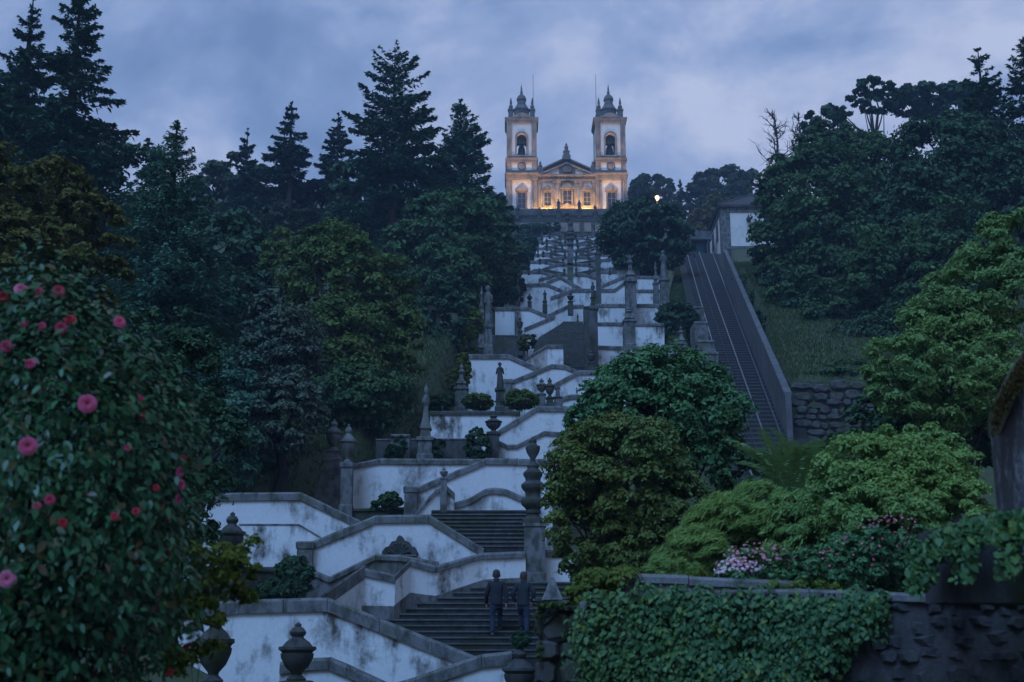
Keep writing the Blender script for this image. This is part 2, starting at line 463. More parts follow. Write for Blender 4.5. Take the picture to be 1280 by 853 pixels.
# --- second stage
wall('white wall with gabled coping behind the shell fountain', [(391, 677, 716, 40.6), (470, 644, 716, 40.6), (536, 643, 712, 40.6), (605, 686, 712, 40.6)], cop=0.27, stones=1.1, piers=[(371, 392, 677, 735, 40.4)])
wall('low granite basin wall with wavy coping below the shell fountain', [(376, 706, 765, 39.3), (412, 721, 765, 39.3), (470, 693, 765, 39.3), (502, 694, 765, 39.3), (548, 702, 765, 39.3)], cop=0.18, face='granite', stones=0.9)
wall('tall white wall at left below the grassy slope, coping bending down to the right', [(235, 618, 712, 42), (303, 616, 712, 42), (376, 615, 712, 42), (470, 660, 712, 42)], cop=0.27, stones=1.1, extra=2)
wall('projecting lower white panel with chipped top at far left of the stairs', [(299, 655, 712, 41.5), (374, 655, 712, 41.5), (402, 672, 712, 41.5)], cop=0.05, over=0.02, thick=0.45, face='plaster_dirty', extra=2)
wall('dark mossy planter edge under the tall white wall at left', [(240, 708, 735, 39.8), (352, 709, 735, 39.8)], cop=0.14, face='granite_dark', copm='granite_dark')
wall('long white wall behind the lower left pedestal', [(440, 580, 642, 47.5), (475, 573, 642, 47.5), (612, 574, 642, 47.5)], cop=0.22, stones=1.2, extra=2.5)
wall('dark low edge of the planting bed at the foot of the long white wall', [(441, 636, 650, 46.6), (512, 634, 650, 46.6)], cop=0.10, face='granite_dark', copm='granite_dark')
wall('white wall with coping climbing right toward the central fountain column', [(521, 609, 648, 45.3), (607, 573, 645, 45.5), (690, 574, 645, 45.5)], cop=0.24, stones=1.1, piers=[(505, 522, 608, 650, 44.9)])
wall('low white wall with arched coping at the head of the second steps', [(566, 629, 643, 44.35), (588, 622, 643, 44.35), (608, 611, 643, 44.35), (630, 611, 643, 44.35), (650, 619, 643, 44.35), (668, 623, 643, 44.35)], cop=0.22, curve=4, extra=0.6)
wall('small stained white pier wall with curled coping left of the second steps', [(519, 641, 652, 43.6), (545, 611, 650, 43.9), (556, 605, 648, 44.0), (568, 616, 646, 44.1)], cop=0.2, face='plaster_dirty', stones=0.7, extra=0.6)
# --- third stage
wall('rough grey granite wall between the two lower garden beds', [(470, 549, 578, 51.5), (602, 548, 578, 51.5)], cop=0.05, over=0.03, face='rubble', copm='granite', group='granite retaining walls')
wall('grey block of wall with round arch niche left of the obelisk statue', [(488, 543, 580, 50.6), (512, 543, 580, 50.6)], cop=0.10, face='granite', group='granite retaining walls')
wall('stained white wall with dark mossy coping under the lawn strip', [(538, 514, 552, 54), (650, 514, 552, 54)], cop=0.18, face='plaster_dirty', copm='granite_dark')
wall('white wall with coping rising to the right behind the upper left planter urn', [(618, 541, 556, 52.6), (671, 508, 560, 52.8), (720, 508, 560, 52.8)], cop=0.24, stones=1.2)
wall('small white wall with dipping coping just left of the round bush', [(612, 545, 580, 51.4), (634, 556, 580, 51.4), (646, 556, 580, 51.4), (680, 539, 580, 51.4), (710, 541, 580, 51.4)], cop=0.18)
# --- fourth stage
wall('tall white wall with coping bending down, left of the fountain figures', [(586, 443, 494, 70), (636, 443, 494, 70), (676, 461, 494, 70)], cop=0.28, extra=2)
wall('white wall with coping rising from the small statue', [(636, 477, 496, 68.4), (690, 455, 496, 68.4), (706, 456, 496, 68.4), (724, 464, 496, 68.4)], cop=0.26, piers=[(629, 641, 474, 500, 68.2)])
wall('white wall with coping rising to the right beneath the long dark steps', [(690, 481, 510, 66.8), (723, 463, 510, 67), (790, 464, 510, 67)], cop=0.26)
wall('low white wall with curved coping half behind the round bush', [(700, 497, 515, 64.5), (715, 493, 515, 64.5), (735, 494, 515, 64.5), (760, 489, 515, 64.5)], cop=0.26, curve=3)
wall('short white panel at the left foot of the long dark steps', [(656, 448, 456, 76), (684, 431, 456, 77.5), (704, 431, 453, 77.5)], cop=0.24)
# --- fifth stage
wall('white wall with coping bending down to the left of the long dark steps', [(619, 384, 421, 97), (661, 384, 421, 97), (690, 396, 421, 97)], cop=0.30, piers=[(643, 649, 384, 428, 96.6)], extra=0.8)
wall('grey rubble bed wall below the white wall left of the long dark steps', [(612, 419, 446, 92.5), (656, 419, 446, 92.5)], cop=0.08, over=0.03, face='rubble', copm='granite', group='granite retaining walls', extra=2)
wall('narrow white wall with rising coping left of the long dark steps', [(655, 410, 424, 93.5), (694, 394, 424, 94)], cop=0.30, extra=4)
wall('white wall at the head of the long dark steps', [(683, 394, 409, 97.5), (710, 381, 409, 98), (730, 381, 409, 98)], cop=0.30, extra=4)
wall('upper white panel right of the long dark steps', [(744, 380, 404, 97), (783, 380, 404, 97)], cop=0.28, extra=4)
wall('middle white panel right of the long dark steps', [(744, 403, 434, 89), (778, 403, 434, 89)], cop=0.26, extra=4)
wall('lower white panel right of the long dark steps', [(743, 432, 463, 80.5), (780, 433, 463, 80.5)], cop=0.26, extra=4)
wall('upper white panel between the niche fountain and the right pinnacles', [(793, 380, 403, 97), (828, 380, 403, 97)], cop=0.28, extra=4)
wall('middle grey panel right of the niche fountain', [(778, 404, 431, 90), (830, 404, 431, 90)], cop=0.24, face='plaster_dirty')
wall('small white panel at the foot of the lone right pedestal', [(834, 432, 450, 81), (846, 432, 450, 81)], cop=0.2)
wall('small grey wall under the shrub at the right edge of the stairs', [(788, 433, 462, 82), (836, 433, 462, 82)], cop=0.24, face='plaster_dirty')
# --- sixth stage
wall('white wall with coping bending down below the leafy left edge of the upper stairs', [(649, 355, 384, 118), (683, 354, 384, 118), (708, 364, 384, 118)], cop=0.36)
wall('white wall with coping climbing to the middle column, sixth stage', [(688, 371, 384, 114), (717, 361, 384, 114.5), (740, 361, 384, 114.5)], cop=0.36, extra=4)
wall('short white wall crossing downward right above the small dark urn', [(683, 352, 366, 121), (700, 345, 366, 121), (729, 361, 366, 121)], cop=0.36)
wall('long flat white band behind the middle column', [(706, 350, 366, 124), (738, 350, 366, 124)], cop=0.30)
wall('white panel right of the middle column, sixth stage', [(749, 361, 384, 115), (768, 361, 384, 115), (781, 352, 384, 115)], cop=0.36)
wall('white panel with coping rising right, left of the niche fountain pinnacle', [(750, 357, 366, 121), (783, 343, 366, 121)], cop=0.36)
wall('white panel between the two right pinnacles, top tier', [(797, 345, 364, 122), (824, 345, 364, 122)], cop=0.3)
wall('small white panel between the two right pinnacles, second tier', [(796, 362, 384, 114), (826, 362, 384, 114)], cop=0.3, face='plaster_dirty')
# --- upper zigzags toward the church
AX = 713
ROWS = [(338.5, 349, 652, 772, 'seventh'), (326, 336, 660, 776, 'eighth'), (317.5, 327, 668, 772, 'ninth'), (309.5, 318, 670, 764, 'tenth'), (302, 310, 674, 760, 'eleventh'), (294, 302.5, 678, 756, 'twelfth')]
for (yt, yb, xl, xr, nm) in ROWS:
    h = yb - yt; Y = Yg(yb)
    for sgn, xe, side in ((1, xl, 'left'), (-1, xr, 'right')):
        w = AX - 4 * sgn - xe
        j = rnd.uniform(-0.04, 0.04)
        wall('far white wall with bent coping, %s stage, %s of the axis' % (nm, side), [(xe + a * w, yt + b_ * h, yb, Y + 2) for a, b_ in (((0, 0), (0.42 + j, 0), (0.72 + j, 0.62)) if sgn > 0 else ((0.72 + j, 0.62), (0.42 + j, 0), (0, 0)))], cop=0.32, thick=0.6)
        pts = ((0.34 + j, 0.95), (0.70 + j, 0.36), (1.0, 0.30))
        if sgn < 0: pts = pts[::-1]
        wall('far white wall with coping rising inward, %s stage, %s of the axis' % (nm, side), [(xe + a * w, yt + b_ * h, yb, Y) for a, b_ in pts], cop=0.32, thick=0.6)
for (yt, yb, xl, xr, nm) in ROWS:
    h = yb - yt; Y = Yg(yb) + 3.6
    for sgn, xe, side in ((1, xl, 'left'), (-1, xr, 'right')):
        w = AX - 4 * sgn - xe
        pts = ((0.02, 0.30), (0.28, -0.18), (0.52, -0.22), (0.95, 0.24))
        if sgn < 0: pts = pts[::-1]
        wall('narrow far landing wall behind the %s stage, %s of the axis' % (nm, side), [(xe + a * w, yt + b_ * h, yb, Y) for a, b_ in pts], cop=0.34, thick=0.6, face='plaster_dirty', copm='granite_dark')
for i_, (a, b_, yt, yb) in enumerate(((752, 790, 322, 334), (756, 800, 334, 345), (770, 826, 326, 338), (748, 776, 308, 318))):
    wall('far white panel partly behind the dark round tree, %s' % ('left lower', 'middle lower', 'right', 'upper')[i_], [(a, yt + 2, yb, Yg(yb)), ((a + b_) / 2, yt - 1, yb, Yg(yb)), (b_, yt + 1, yb, Yg(yb))], cop=0.34, thick=0.6, extra=2.5)
# --- church terrace
wt = wall('granite terrace wall under the church with dark coping', [(632, 273.5, 300, 214), (800, 273.5, 300, 214)], cop=0.5, thick=0.8, face='granite_far', copm='granite_dark', group='granite retaining walls', extra=3)
for a in (650, 667, 684, 701, 716, 730, 744):
    q = MB(); p0 = P(a, 279, 213.9); p1 = P(a + 9, 290, 213.9)
    q.box(p0.x, p1.x, 213.80, 213.99, p1.z, p0.z); q.build('panel', M['granite_church'], wt)

# ------------------------------------------------------------------ stairs
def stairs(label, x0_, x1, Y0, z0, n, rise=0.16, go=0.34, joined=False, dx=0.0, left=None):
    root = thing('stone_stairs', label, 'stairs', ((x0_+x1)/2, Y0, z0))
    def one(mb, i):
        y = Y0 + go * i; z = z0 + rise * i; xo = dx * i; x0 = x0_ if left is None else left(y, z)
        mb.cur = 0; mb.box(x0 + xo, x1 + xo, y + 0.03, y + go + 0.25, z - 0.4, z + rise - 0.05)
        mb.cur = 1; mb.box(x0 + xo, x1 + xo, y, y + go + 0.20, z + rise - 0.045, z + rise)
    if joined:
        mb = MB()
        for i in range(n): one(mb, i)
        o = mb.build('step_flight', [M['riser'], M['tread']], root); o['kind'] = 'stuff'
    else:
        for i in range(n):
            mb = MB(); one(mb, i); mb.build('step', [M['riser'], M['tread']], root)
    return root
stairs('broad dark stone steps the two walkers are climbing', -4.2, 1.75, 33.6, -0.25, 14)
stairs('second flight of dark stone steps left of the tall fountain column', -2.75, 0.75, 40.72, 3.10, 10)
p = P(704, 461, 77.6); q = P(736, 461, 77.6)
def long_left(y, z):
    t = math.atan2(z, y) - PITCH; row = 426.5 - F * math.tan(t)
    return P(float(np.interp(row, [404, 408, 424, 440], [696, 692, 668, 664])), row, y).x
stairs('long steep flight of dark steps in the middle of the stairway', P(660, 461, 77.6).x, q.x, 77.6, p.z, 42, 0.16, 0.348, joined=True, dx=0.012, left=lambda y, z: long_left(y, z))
wall('dark mossy cheek wall on the right of the long steep steps', [(730, 383, 462, 77.4), (736.5, 383, 462, 77.4)], cop=0.1, face='granite_dark', copm='granite_dark', thick=1.0, group='granite retaining walls')

# ------------------------------------------------------------------ urns, statues, pinnacles
def finial(kind, label, px, yt, yb, Y, wpx, group, mat='granite', ped=None, extra=0.8, seg=14):
    t = P(px, yt, Y); b_ = P(px, yb, Y)
    H = t.z - b_.z; w = wpx / ppm((yt + yb) / 2, Y) / 2; cx, cy, z0 = t.x, Y, b_.z
    names = {'urn': ('stone_urn', 'urn'), 'pinnacle': ('stone_pinnacle', 'pinnacle'), 'statue': ('stone_statue', 'statue'), 'column': ('fountain_column', 'fountain')}
    root = thing(names[kind][0], label, names[kind][1], (cx, cy, z0), group)
    m = M[mat]
    def L_(prof): return [(r_ * w, z0 + z * H) for r_, z in prof]
    if kind == 'urn':
        pd = 0.42 if ped is None else ped
        c = MB(); c.sq(cx, cy, [(0.74 * w, z0 - extra), (0.74*w, z0 + H*0.06), (0.66*w, z0 + H*0.08), (0.64*w, z0 + H*(pd-0.07)), (0.78*w, z0 + H*(pd-0.05)), (0.80*w, z0 + H*(pd-0.01)), (0.66*w, z0 + H*pd)])
        c.build('pedestal', m, root)
        u = 1 - pd
        c = MB(); c.lathe(cx, cy, L_([(0.50, pd), (0.52, pd+.03*u), (0.26, pd+.10*u), (0.30, pd+.14*u), (0.62, pd+.24*u), (0.84, pd+.38*u), (0.88, pd+.46*u), (0.80, pd+.47*u), (0.86, pd+.50*u), (1.0, pd+.53*u), (0.98, pd+.58*u), (0.7, pd+.59*u)]), seg)
        c.build('bowl', m, root, True)
        c = MB(); c.lathe(cx, cy, L_([(0.80, pd+.585*u), (0.62, pd+.66*u), (0.36, pd+.72*u), (0.30, pd+.75*u), (0.40, pd+.78*u), (0.44, pd+.83*u), (0.30, pd+.90*u), (0.16, pd+.92*u), (0.18, pd+.96*u), (0.04, pd+1.0*u)]), seg)
        c.build('lid', m, root, True)
    elif kind == 'pinnacle':
        pd = 0.45 if ped is None else ped
        c = MB(); c.sq(cx, cy, [(0.95*w, z0 - extra), (0.95*w, z0 + H*0.08), (0.82*w, z0 + H*0.10), (0.80*w, z0 + H*(pd-0.06)), (1.0*w, z0 + H*(pd-0.04)), (1.0*w, z0 + H*pd), (0.7*w, z0 + H*(pd+.01))])
        c.build('pedestal', m, root)
        u = 1 - pd
        c = MB(); c.sq(cx, cy, L_([(0.62, pd+.01), (0.55, pd+.12*u), (0.72, pd+.16*u), (0.34, pd+.36*u), (0.24, pd+.55*u), (0.30, pd+.58*u)]))
        c.build('shaft', m, root)
        c = MB(); c.lathe(cx, cy, L_([(0.26, pd+.575*u), (0.46, pd+.62*u), (0.50, pd+.68*u), (0.30, pd+.75*u), (0.20, pd+.78*u), (0.30, pd+.84*u), (0.26, pd+.89*u), (0.10, pd+.94*u), (0.03, pd+1.0*u)]), 10)
        c.build('knob', m, root, True)
    elif kind == 'statue':
        pd = 0.48 if ped is None else ped
        c = MB(); c.sq(cx, cy, [(0.98*w, z0 - extra), (0.98*w, z0 + H*0.07), (0.80*w, z0 + H*0.10), (0.74*w, z0 + H*(pd-0.07)), (0.98*w, z0 + H*(pd-0.04)), (1.0*w, z0 + H*(pd-0.005)), (0.8*w, z0 + H*pd)])
        c.build('pedestal', m, root)
        h = H * (1 - pd); zb = z0 + H * pd; s = h; fw = max(0.5, min(0.95, 0.72 * w / (0.2 * s)))
        lean = rnd.uniform(-0.02, 0.02) * s
        c = MB()
        prof = [(0.20, 0), (0.215, .03), (0.185, .12), (0.165, .30), (0.15, .45), (0.125, .58), (0.15, .70), (0.165, .77), (0.10, .82), (0.045, .84), (0.045, .865), (0.075, .89), (0.085, .935), (0.07, .975), (0.02, 1.0)]
        seg2 = 12; vs = []; fs = []
        for i, (r_, z) in enumerate(prof):
            for k in range(seg2):
                a = 2*math.pi*k/seg2
                rr = r_ * (1 + (0.10 * math.sin(5*a + i*0.35) if z < .55 else 0))
                f2 = fw if z < .83 else (fw + 1) / 2; vs.append((cx + lean*z + rr*s*f2*math.cos(a), cy + 0.75*rr*s*f2*math.sin(a), zb + z*s))
        for i in range(len(prof)-1):
            for k in range(seg2):
                k2 = (k+1) % seg2; fs.append((i*seg2+k, i*seg2+k2, (i+1)*seg2+k2, (i+1)*seg2+k))
        fs.append(tuple(range(seg2-1,-1,-1))); fs.append(tuple((len(prof)-1)*seg2+k for k in range(seg2)))
        c.add(vs, fs)
        for sg in (-1, 1):
            up = rnd.random() < 0.4
            sh = Vector((cx + sg*.14*s*fw, cy, zb + .755*s)); el = sh + Vector((sg*.05*s*fw, -.03*s, -.19*s)); ha = el + (Vector((-sg*.04*s, -.12*s, .10*s)) if up else Vector((-sg*.12*s*fw, -.10*s, -.03*s)))
            c.tube([sh, el, ha], [.05*s*fw, .042*s*fw, .03*s*fw], 7)
        c.build('figure', m, root, True)
    else:                                   # stacked fountain column
        c = MB(); c.sq(cx, cy, L_([(1.0, -0.05), (1.0, .16), (0.92, .18), (0.72, .30), (0.74, .33), (0.60, .34)])); c.build('pedestal', M['granite'], root)
        c = MB(); c.lathe(cx, cy, L_([(0.50, .335), (0.46, .37), (0.60, .38), (0.88, .40), (0.93, .425), (0.86, .45), (0.58, .465), (0.52, .48), (0.64, .485), (0.66, .50), (0.58, .51), (0.74, .525), (0.96, .54), (1.02, .56), (0.98, .575), (0.72, .585), (0.62, .60), (0.66, .625), (0.84, .64), (0.98, .655), (1.0, .675), (0.80, .69), (0.62, .70), (0.66, .72), (0.80, .735), (0.82, .755), (0.62, .77), (0.46, .785), (0.52, .80), (0.40, .815), (0.24, .83)]), seg); c.build('tiered_shaft', m, root, True)
        c = MB(); c.lathe(cx, cy, L_([(0.24, .825), (0.22, .85), (0.52, .89), (0.62, .92), (0.60, .935), (0.40, .94), (0.30, .955), (0.34, .97), (0.18, .985), (0.05, 1.0)]), seg); c.build('top_urn', m, root, True)
    return root

GU, GS, GP = 'stone urns on the stairway', 'stone statues on the stairway', 'stone pinnacles on the stairway'
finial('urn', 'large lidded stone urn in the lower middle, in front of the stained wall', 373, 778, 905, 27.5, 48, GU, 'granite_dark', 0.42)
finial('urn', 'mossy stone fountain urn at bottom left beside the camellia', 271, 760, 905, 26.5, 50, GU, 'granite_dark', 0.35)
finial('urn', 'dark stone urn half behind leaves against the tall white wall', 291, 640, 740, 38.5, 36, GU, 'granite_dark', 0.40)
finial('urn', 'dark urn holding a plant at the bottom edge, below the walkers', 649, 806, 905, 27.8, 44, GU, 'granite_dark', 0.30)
finial('column', 'tall stacked stone fountain column at the right of the second steps', 666, 546, 735, 41.2, 30, None, 'granite_dark')
finial('urn', 'lidded urn on the front of the paired lower left pedestals', 436, 530, 640, 46.6, 22, GU, 'granite', 0.55)
wall('granite pedestal with long sloping back behind the paired left urns', [(391, 624, 660, 47.6), (402, 592, 660, 47.6), (409, 574, 660, 47.6), (426, 571, 660, 47.6)], cop=0.1, over=0.03, face='granite', group=None)
finial('urn', 'taller lidded urn on the rear of the paired lower left pedestals', 418, 524, 574, 47.9, 22, GU, 'granite', 0.22)
finial('urn', 'small urn finial on the curled pier left of the second steps', 555, 584, 612, 43.9, 11, GU, 'granite', 0.5)
finial('pinnacle', 'tall obelisk statue on a pale pedestal by the dark trees', 533, 478, 578, 51.0, 21, GP, 'granite', 0.30)
finial('urn', 'squat mossy urn on the pier beside the stained white wall', 617, 517, 580, 51.0, 22, GU, 'granite_dark', 0.62)
finial('pinnacle', 'stone pinnacle overgrown with leaves at the left end of the lawn strip', 577, 455, 516, 61.5, 18, GP, 'granite', 0.5)
finial('statue', 'small dark statue standing above the lawn strip', 625, 453, 514, 63, 13, GS, 'granite_dark', 0.45)
finial('urn', 'pale urn beside the fountain figures right of the lawn strip', 677, 473, 506, 62.8, 14, GU, 'granite', 0.4)
finial('urn', 'dark urn in the middle of the fountain group right of the lawn strip', 687, 472, 508, 62.3, 13, GU, 'granite_dark', 0.3)
finial('statue', 'small crouching figure at the right of the fountain group', 697, 480, 506, 62.5, 12, GS, 'granite', 0.35)
finial('statue', 'tall statue on pale pedestal at the left edge beside the yellow shrub', 611, 357, 440, 84, 12, GS, 'granite', 0.40)
finial('pinnacle', 'slim pinnacle right behind the tall left edge statue', 602, 357, 422, 90, 8, GP, 'granite', 0.5)
finial('urn', 'small dark urn on the pier left of the long dark steps', 650, 396, 432, 92.5, 8, GU, 'granite_dark', 0.5)
finial('urn', 'dark urn on the coping above the long dark steps', 713, 366, 382, 97.0, 9, GU, 'granite_dark', 0.3)
finial('pinnacle', 'small pointed shrub-like pinnacle at the top of the long dark steps', 722, 392, 408, 95.5, 6, GP, 'granite_dark', 0.2)
finial('pinnacle', 'tall pinnacled niche fountain right of the long dark steps', 787, 318, 404, 95.5, 16, GP, 'granite', 0.62)
finial('pinnacle', 'niche fountain base with small pointed top, lower right tier', 786, 384, 436, 88, 17, GP, 'granite', 0.66)
finial('statue', 'tall statue pillar at the right edge of the sixth stage', 829, 313, 385, 108, 13, GS, 'granite', 0.5)
finial('pinnacle', 'slim pinnacle left of the right edge statue pillar', 819, 327, 372, 112, 8, GP, 'granite', 0.4)
finial('pinnacle', 'lone pinnacle on a pale pedestal beside the right shrub', 851, 408, 452, 80.5, 13, GP, 'granite', 0.5)
finial('statue', 'dark statue against the pillar right of the long steps, top one', 741, 353, 382, 104, 7, GS, 'granite_dark', 0.35)
finial('statue', 'dark statue against the pillar right of the long steps, middle one', 740, 409, 434, 86, 7, GS, 'granite_dark', 0.3)
finial('urn', 'dark round urn against the pillar right of the long steps, lowest', 739, 438, 463, 77, 11, GU, 'granite_dark', 0.35)
for (a, yt, yb, Y, w, nm) in ((740.5, 384, 462, 79.5, 12, 'granite pillar right of the long dark steps, between the white panels'), (747.5, 316, 382, 112, 6, 'thin granite pillar in the axis of the upper stairs, right one'), (727, 312, 340, 142, 6, 'short granite pillar in the axis of the upper stairs, left one')):
    t = P(a, yt, Y); b_ = P(a, yb, Y); hw = w / ppm(yt, Y) / 2
    rt = thing('stone_pillar', nm, 'pillar', (t.x, Y, b_.z), 'granite pillars on the stairway')
    c = MB(); c.sq(t.x, Y, [(hw, b_.z - 1), (hw, t.z - 0.3)]); c.build('shaft', M['granite_far'], rt)
    c = MB(); c.sq(t.x, Y, [(hw*1.02, t.z - 0.3), (hw*1.25, t.z - 0.22), (hw*1.25, t.z - 0.06), (hw, t.z)]); c.build('cap', M['granite_far'], rt)
finial('column', 'slender tiered fountain tower in the axis below the church terrace', 713, 276, 328, 165, 11, None, 'granite_far')
k = 0
names_ = ['lowest', 'second', 'third', 'fourth', 'fifth', 'sixth']
for i, (yt, yb, xl, xr, nm) in enumerate(ROWS):
    Y = Yg(yb) - 0.6
    for px, side, kd in ((xl + 2, 'left end', 'statue'), (xl + 12, 'left outer', 'urn'), (xl + 24, 'left middle', 'statue'), (AX - 9, 'left inner', 'urn'), (AX + 9, 'right inner', 'urn'), (AX + 22, 'right middle', 'statue'), (AX + 33, 'right outer', 'urn'), (xr - 8, 'right end', 'statue')):
        finial(kd, 'small dark %s on the upper stairs, %s stage, %s' % (kd, nm, side), px + rnd.uniform(-3, 3), yt - rnd.uniform(2.0, 5.5), yt + rnd.uniform(3.0, 5.0), Y, 3.6 if kd == 'statue' else 4.2, GS if kd == 'statue' else GU, 'granite_dark', 0.30, extra=0.1, seg=8)
finial('urn', 'small dark urn on the landing at the left of the sixth stage', 662, 367, 383, 111, 7, GU, 'granite_dark', 0.35)
finial('statue', 'small dark statue on the landing left of the middle column, sixth stage', 681, 363, 383, 110.5, 6, GS, 'granite_dark', 0.3)
finial('pinnacle', 'thin stone pinnacle among leaves at the left edge of the sixth stage', 647, 344, 384, 110, 7, GP, 'granite', 0.5)

# shell fountain on the gabled wall
sh = thing('shell_fountain', 'dark carved shell shaped fountain crest on the gabled white wall', 'fountain', P(500, 696, 40.3))
c = MB(); b_ = P(500, 697, 40.3); k = 1 / ppm(685, 40.3)
outl = [(-21, 0), (-22, 6), (-18, 12), (-14, 13), (-10, 19), (-5, 20), (-3, 25), (0, 27), (3, 25), (6, 20), (11, 19), (15, 13), (19, 12), (22, 6), (20, 0)]
c.poly([(b_.x + x*k, b_.z + z*k) for x, z in outl], 40.1, 40.58); c.build('crest', M['granite_dark'], sh)
c = MB()
for j in range(7):
    a = math.pi * (0.12 + 0.76 * j / 6)
    c.tube([(b_.x, 40.08, b_.z + 3*k), (b_.x + 14*k*math.cos(a), 40.02, b_.z + 3*k + 14*k*math.sin(a))], [.04, .10], 6)
c.build('shell_ribs', M['granite_dark'], sh, True)
c = MB(); c.lathe(b_.x, 40.05, [(0.28, b_.z - .25), (0.45, b_.z - .1), (0.55, b_.z + .02), (0.50, b_.z + .05)], 14, 0, 0.6); c.build('basin', M['granite'], sh, True)
# pedestal with pyramid cap right of the lowest steps
pp = thing('stone_pedestal', 'pale stone pedestal with pyramid cap at the right of the walkers', 'pedestal', P(690, 800, 32.6))
t = P(690, 722, 32.6); hw = 15 / ppm(740, 32.6)
c = MB(); c.sq(t.x, 32.6, [(hw, -1.5), (hw, t.z - .78), (hw*1.12, t.z - .74), (hw*1.12, t.z - .62)]); c.build('block', M['granite'], pp)
c = MB(); c.sq(t.x, 32.6, [(hw*0.98, t.z - .62), (hw*0.45, t.z - .25), (hw*0.16, t.z)]); c.build('pyramid_cap', M['granite'], pp)
pq = thing('stone_pedestal', 'tall pale pedestal at the right end of the wavy stained wall', 'pedestal', P(668, 735, 38.6))
t = P(668, 655, 38.9); hw = 13 / ppm(700, 38.9)
c = MB(); c.sq(t.x, 38.9, [(hw*1.1, 0.8), (hw*1.1, t.z - 1.5), (hw, t.z - 1.45), (hw, t.z - .12), (hw*1.12, t.z - .1), (hw*1.12, t.z)]); c.build('block', M['granite'], pq)

# ------------------------------------------------------------------ church
CY = 222.0
def cx_(px): return P(px, 230, CY).x
def cz_(py): return P(708, py, CY).z
church = thing('church', 'twin towered baroque church with warm floodlit front at the top of the stairs', 'church', (cx_(708), CY, cz_(275)))
G, W_, R_ = M['granite_church'], M['plaster_clean'], M['granite_roof']
KX = 1 / ppm(230, CY)
ZB = cz_(275) - 1.5
def bx(mb, a, b_, top, bot, yf, yb=None, ):
    """box by photo columns and rows; yf = distance of its front from the facade plane (negative = proud)"""
    mb.box(cx_(a), cx_(b_), CY + yf, CY + (yb if yb is not None else yf + 1.0), cz_(bot), cz_(top)); return mb
# nave body behind and the central front
q = MB(); bx(q, 672, 744, 219, 285, 0.0, 1.2); facade = q.build('facade', W_, church)
q = MB(); q.box(cx_(662), cx_(754), CY + 1.25, CY + 38, ZB, cz_(222)); q.build('nave_wall', W_, church)
q = MB(); q.poly([(cx_(660), cz_(222)), (cx_(708), cz_(199)), (cx_(756), cz_(222))], CY + 1.3, CY + 38.3); q.build('nave_roof', M['slate'], church)
# grey gable above the front
q = MB(); q.poly([(cx_(673), cz_(218.5)), (cx_(673), cz_(214)), (cx_(708), cz_(198.5)), (cx_(744), cz_(214)), (cx_(744), cz_(218.5))], CY + 0.3, CY + 1.25); q.build('gable', R_, church)
q = MB(); q.poly([(cx_(673), cz_(214.2)), (cx_(708), cz_(198.6)), (cx_(743.5), cz_(214.2)), (cx_(743.5), cz_(212.2)), (cx_(708), cz_(196.4)), (cx_(673), cz_(212.2))], CY - 0.1, CY + 1.2); q.build('gable_coping', R_, facade)
# raking pediment
ped = MB(); ped.poly([(cx_(672), cz_(220)), (cx_(708), cz_(204.5)), (cx_(744.5), cz_(220)), (cx_(741), cz_(220)), (cx_(708), cz_(206.7)), (cx_(675.5), cz_(220))], CY - 0.75, CY + 0.2); pediment = ped.build('pediment', G, facade)
q = MB(); q.poly([(cx_(677), cz_(219.5)), (cx_(708), cz_(207)), (cx_(740), cz_(219.5))], CY - 0.25, CY + 0.2); q.build('tympanum', W_, facade)
q = MB(); bx(q, 699, 719, 207.5, 219.4, -0.45, 0.1); q.lathe(cx_(709), CY - 0.5, [(0.75, cz_(217)), (0.95, cz_(213)), (0.6, cz_(209.5))], 12, 0, 0.5); q.build('coat_of_arms', R_, facade)
# entablature
q = MB(); bx(q, 671.5, 745, 219.6, 221.4, -0.8, 0.2); bx(q, 672, 744.5, 221.4, 225.5, -0.35, 0.2); bx(q, 672, 744.5, 225.5, 226.8, -0.5, 0.2); q.build('entablature', G, facade)
for a, b_ in ((672.5, 676.5), (690.5, 694.5), (697, 700.5), (717.5, 721), (723.5, 727.5), (740, 744)):
    q = MB(); bx(q, a, b_, 226.8, 275, -0.38, 0.1); bx(q, a - .5, b_ + .5, 226.8, 229.6, -0.5, 0.1); bx(q, a - .6, b_ + .6, 268, 277, -0.55, 0.1); q.build('pilaster', G, facade)
q = MB(); bx(q, 700.5, 717.5, 226.8, 276, -0.16, 0.1); q.build('centre_bay', G, facade)
q = MB(); bx(q, 672, 744.5, 258.5, 260.5, -0.32, 0.1); q.build('string_course', G, facade)
q = MB(); bx(q, 672, 744.5, 268.5, 285, -0.30, 0.1); q.build('base_course', G, facade)
